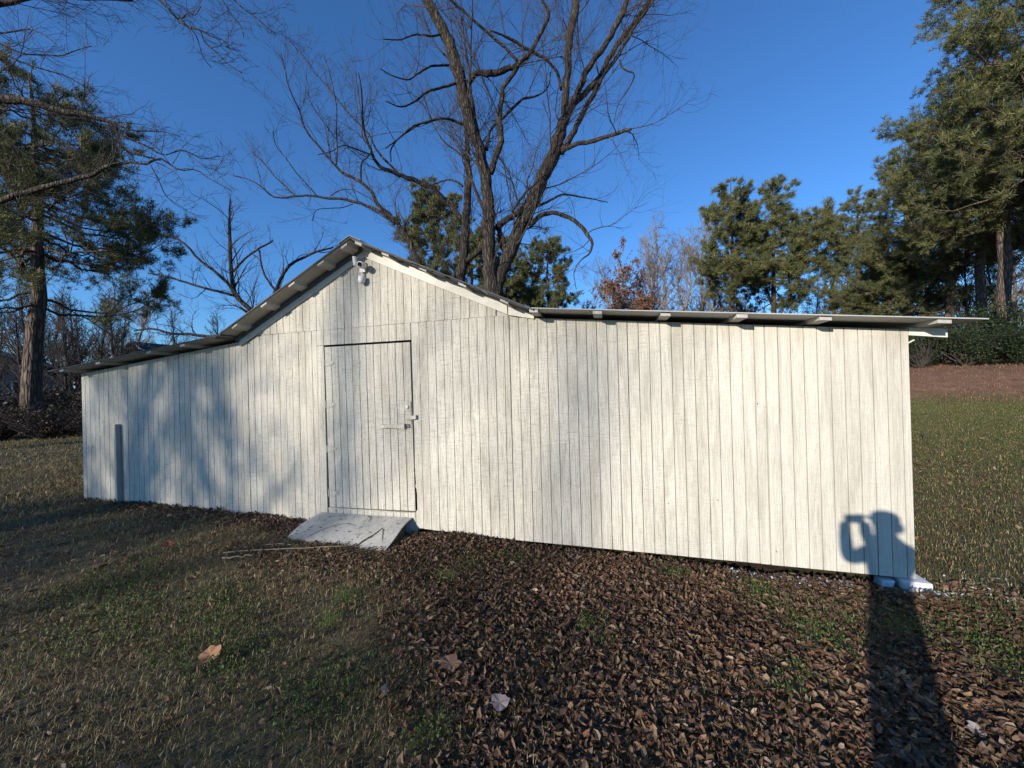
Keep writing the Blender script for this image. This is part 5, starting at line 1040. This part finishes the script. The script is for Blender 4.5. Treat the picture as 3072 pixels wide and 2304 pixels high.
# face: nose, ears, eyes
def blob(c, r, m, name, sc=(1,1,1)):
    me = MB().lathe((0,0,-r), (0,0,1), [(r*math.sin(t)+1e-4, r*(1-math.cos(t))) for t in np.linspace(0, math.pi, 9)], 12).mesh(m, True)
    o = obj(name, me, per, c); o.scale = sc; return o
blob(pp(0,-.152,1.695), .016, M_SKIN, 'nose', (.8, 1.2, 1.4))
for s in (-1, 1):
    blob(pp(s*.086,-.25,1.695), .026, M_SKIN, 'ear', (.4, .8, 1.2)); blob(pp(s*.033,-.166,1.715), .011, M_WHITE, 'eye'); 
blob(pp(0,-.164,1.645), .018, m_simple('lips', (.35,.16,.14), (.4,.2,.17), 5, .6, (1,1,1), 0), 'mouth', (1.3, .5, .4))
M_HAIR = m_simple('brown_hair', (.03,.02,.014), (.06,.04,.028), 60, .7)
blob(pp(0,-.368,1.735), .042, M_HAIR, 'hair_bun', (1, 1, 1.15)); blob(pp(0,-.262,1.715), .086, M_HAIR, 'hair', (1, .95, 1.05))
cp = MB().lathe(pp(0,-.252,1.745), (0,0,1), [(.098,0),(.098,.03),(.09,.065),(.06,.085),(.002,.092)], 18)
cp.hexa([pp(-.07,-.16,1.747), pp(.07,-.16,1.747), pp(.05,-.085,1.737), pp(-.05,-.085,1.737), pp(-.07,-.16,1.754), pp(.07,-.16,1.754), pp(.05,-.085,1.744), pp(-.05,-.085,1.744)])
obj('cap', cp.mesh(M_CAP, True), per)
for s, wx, wz in ((-1, .146, 1.692), (1, .024, 1.680)):        # fingers close on the ends of the phone
    for q in range(4):
        z = wz+.028-q*.018; ln_ = (.062, .07, .066, .052)[q]
        obj('finger', skin('finger', [(pp(s*abs(wx)*1.0,-.034,z), .009), (pp(s*(abs(wx)-.004),-.022,z+.002), .0085), (pp(s*(abs(wx)-.026),-.0175,z+.001), .008), (pp(s*(abs(wx)-ln_*.75),-.0175,z), .007)], [(0,1),(1,2),(2,3)], M_SKIN), per)
    obj('thumb', skin('thumb', [(pp(s*abs(wx),-.045,wz-.03), .010), (pp(s*(abs(wx)-.018),-.046,wz-.02), .009), (pp(s*(abs(wx)-.04),-.042,wz-.008), .008)], [(0,1),(1,2)], M_SKIN), per)
ph = obj('smartphone', None, None, pp(-.065, -.032, 1.70), 'black smartphone held level in both hands', 'phone'); ph.rotation_euler.z = YAW
bevel(obj('case', MB().box((-.082, -.0045, -.039), (.082, .0045, .039)).mesh(M_CAP), ph), .004, 2)
obj('screen', MB().box((-.077, -.0056, -.035), (.077, -.0049, .035)).mesh(M_LENS), ph)
for z in (-.02, .0, .02): obj('camera_lens', MB().lathe((.06, .0046, z), (0,1,0), [(.007,0),(.007,.002),(.004,.0025)], 14).mesh(M_LENS, True), ph)
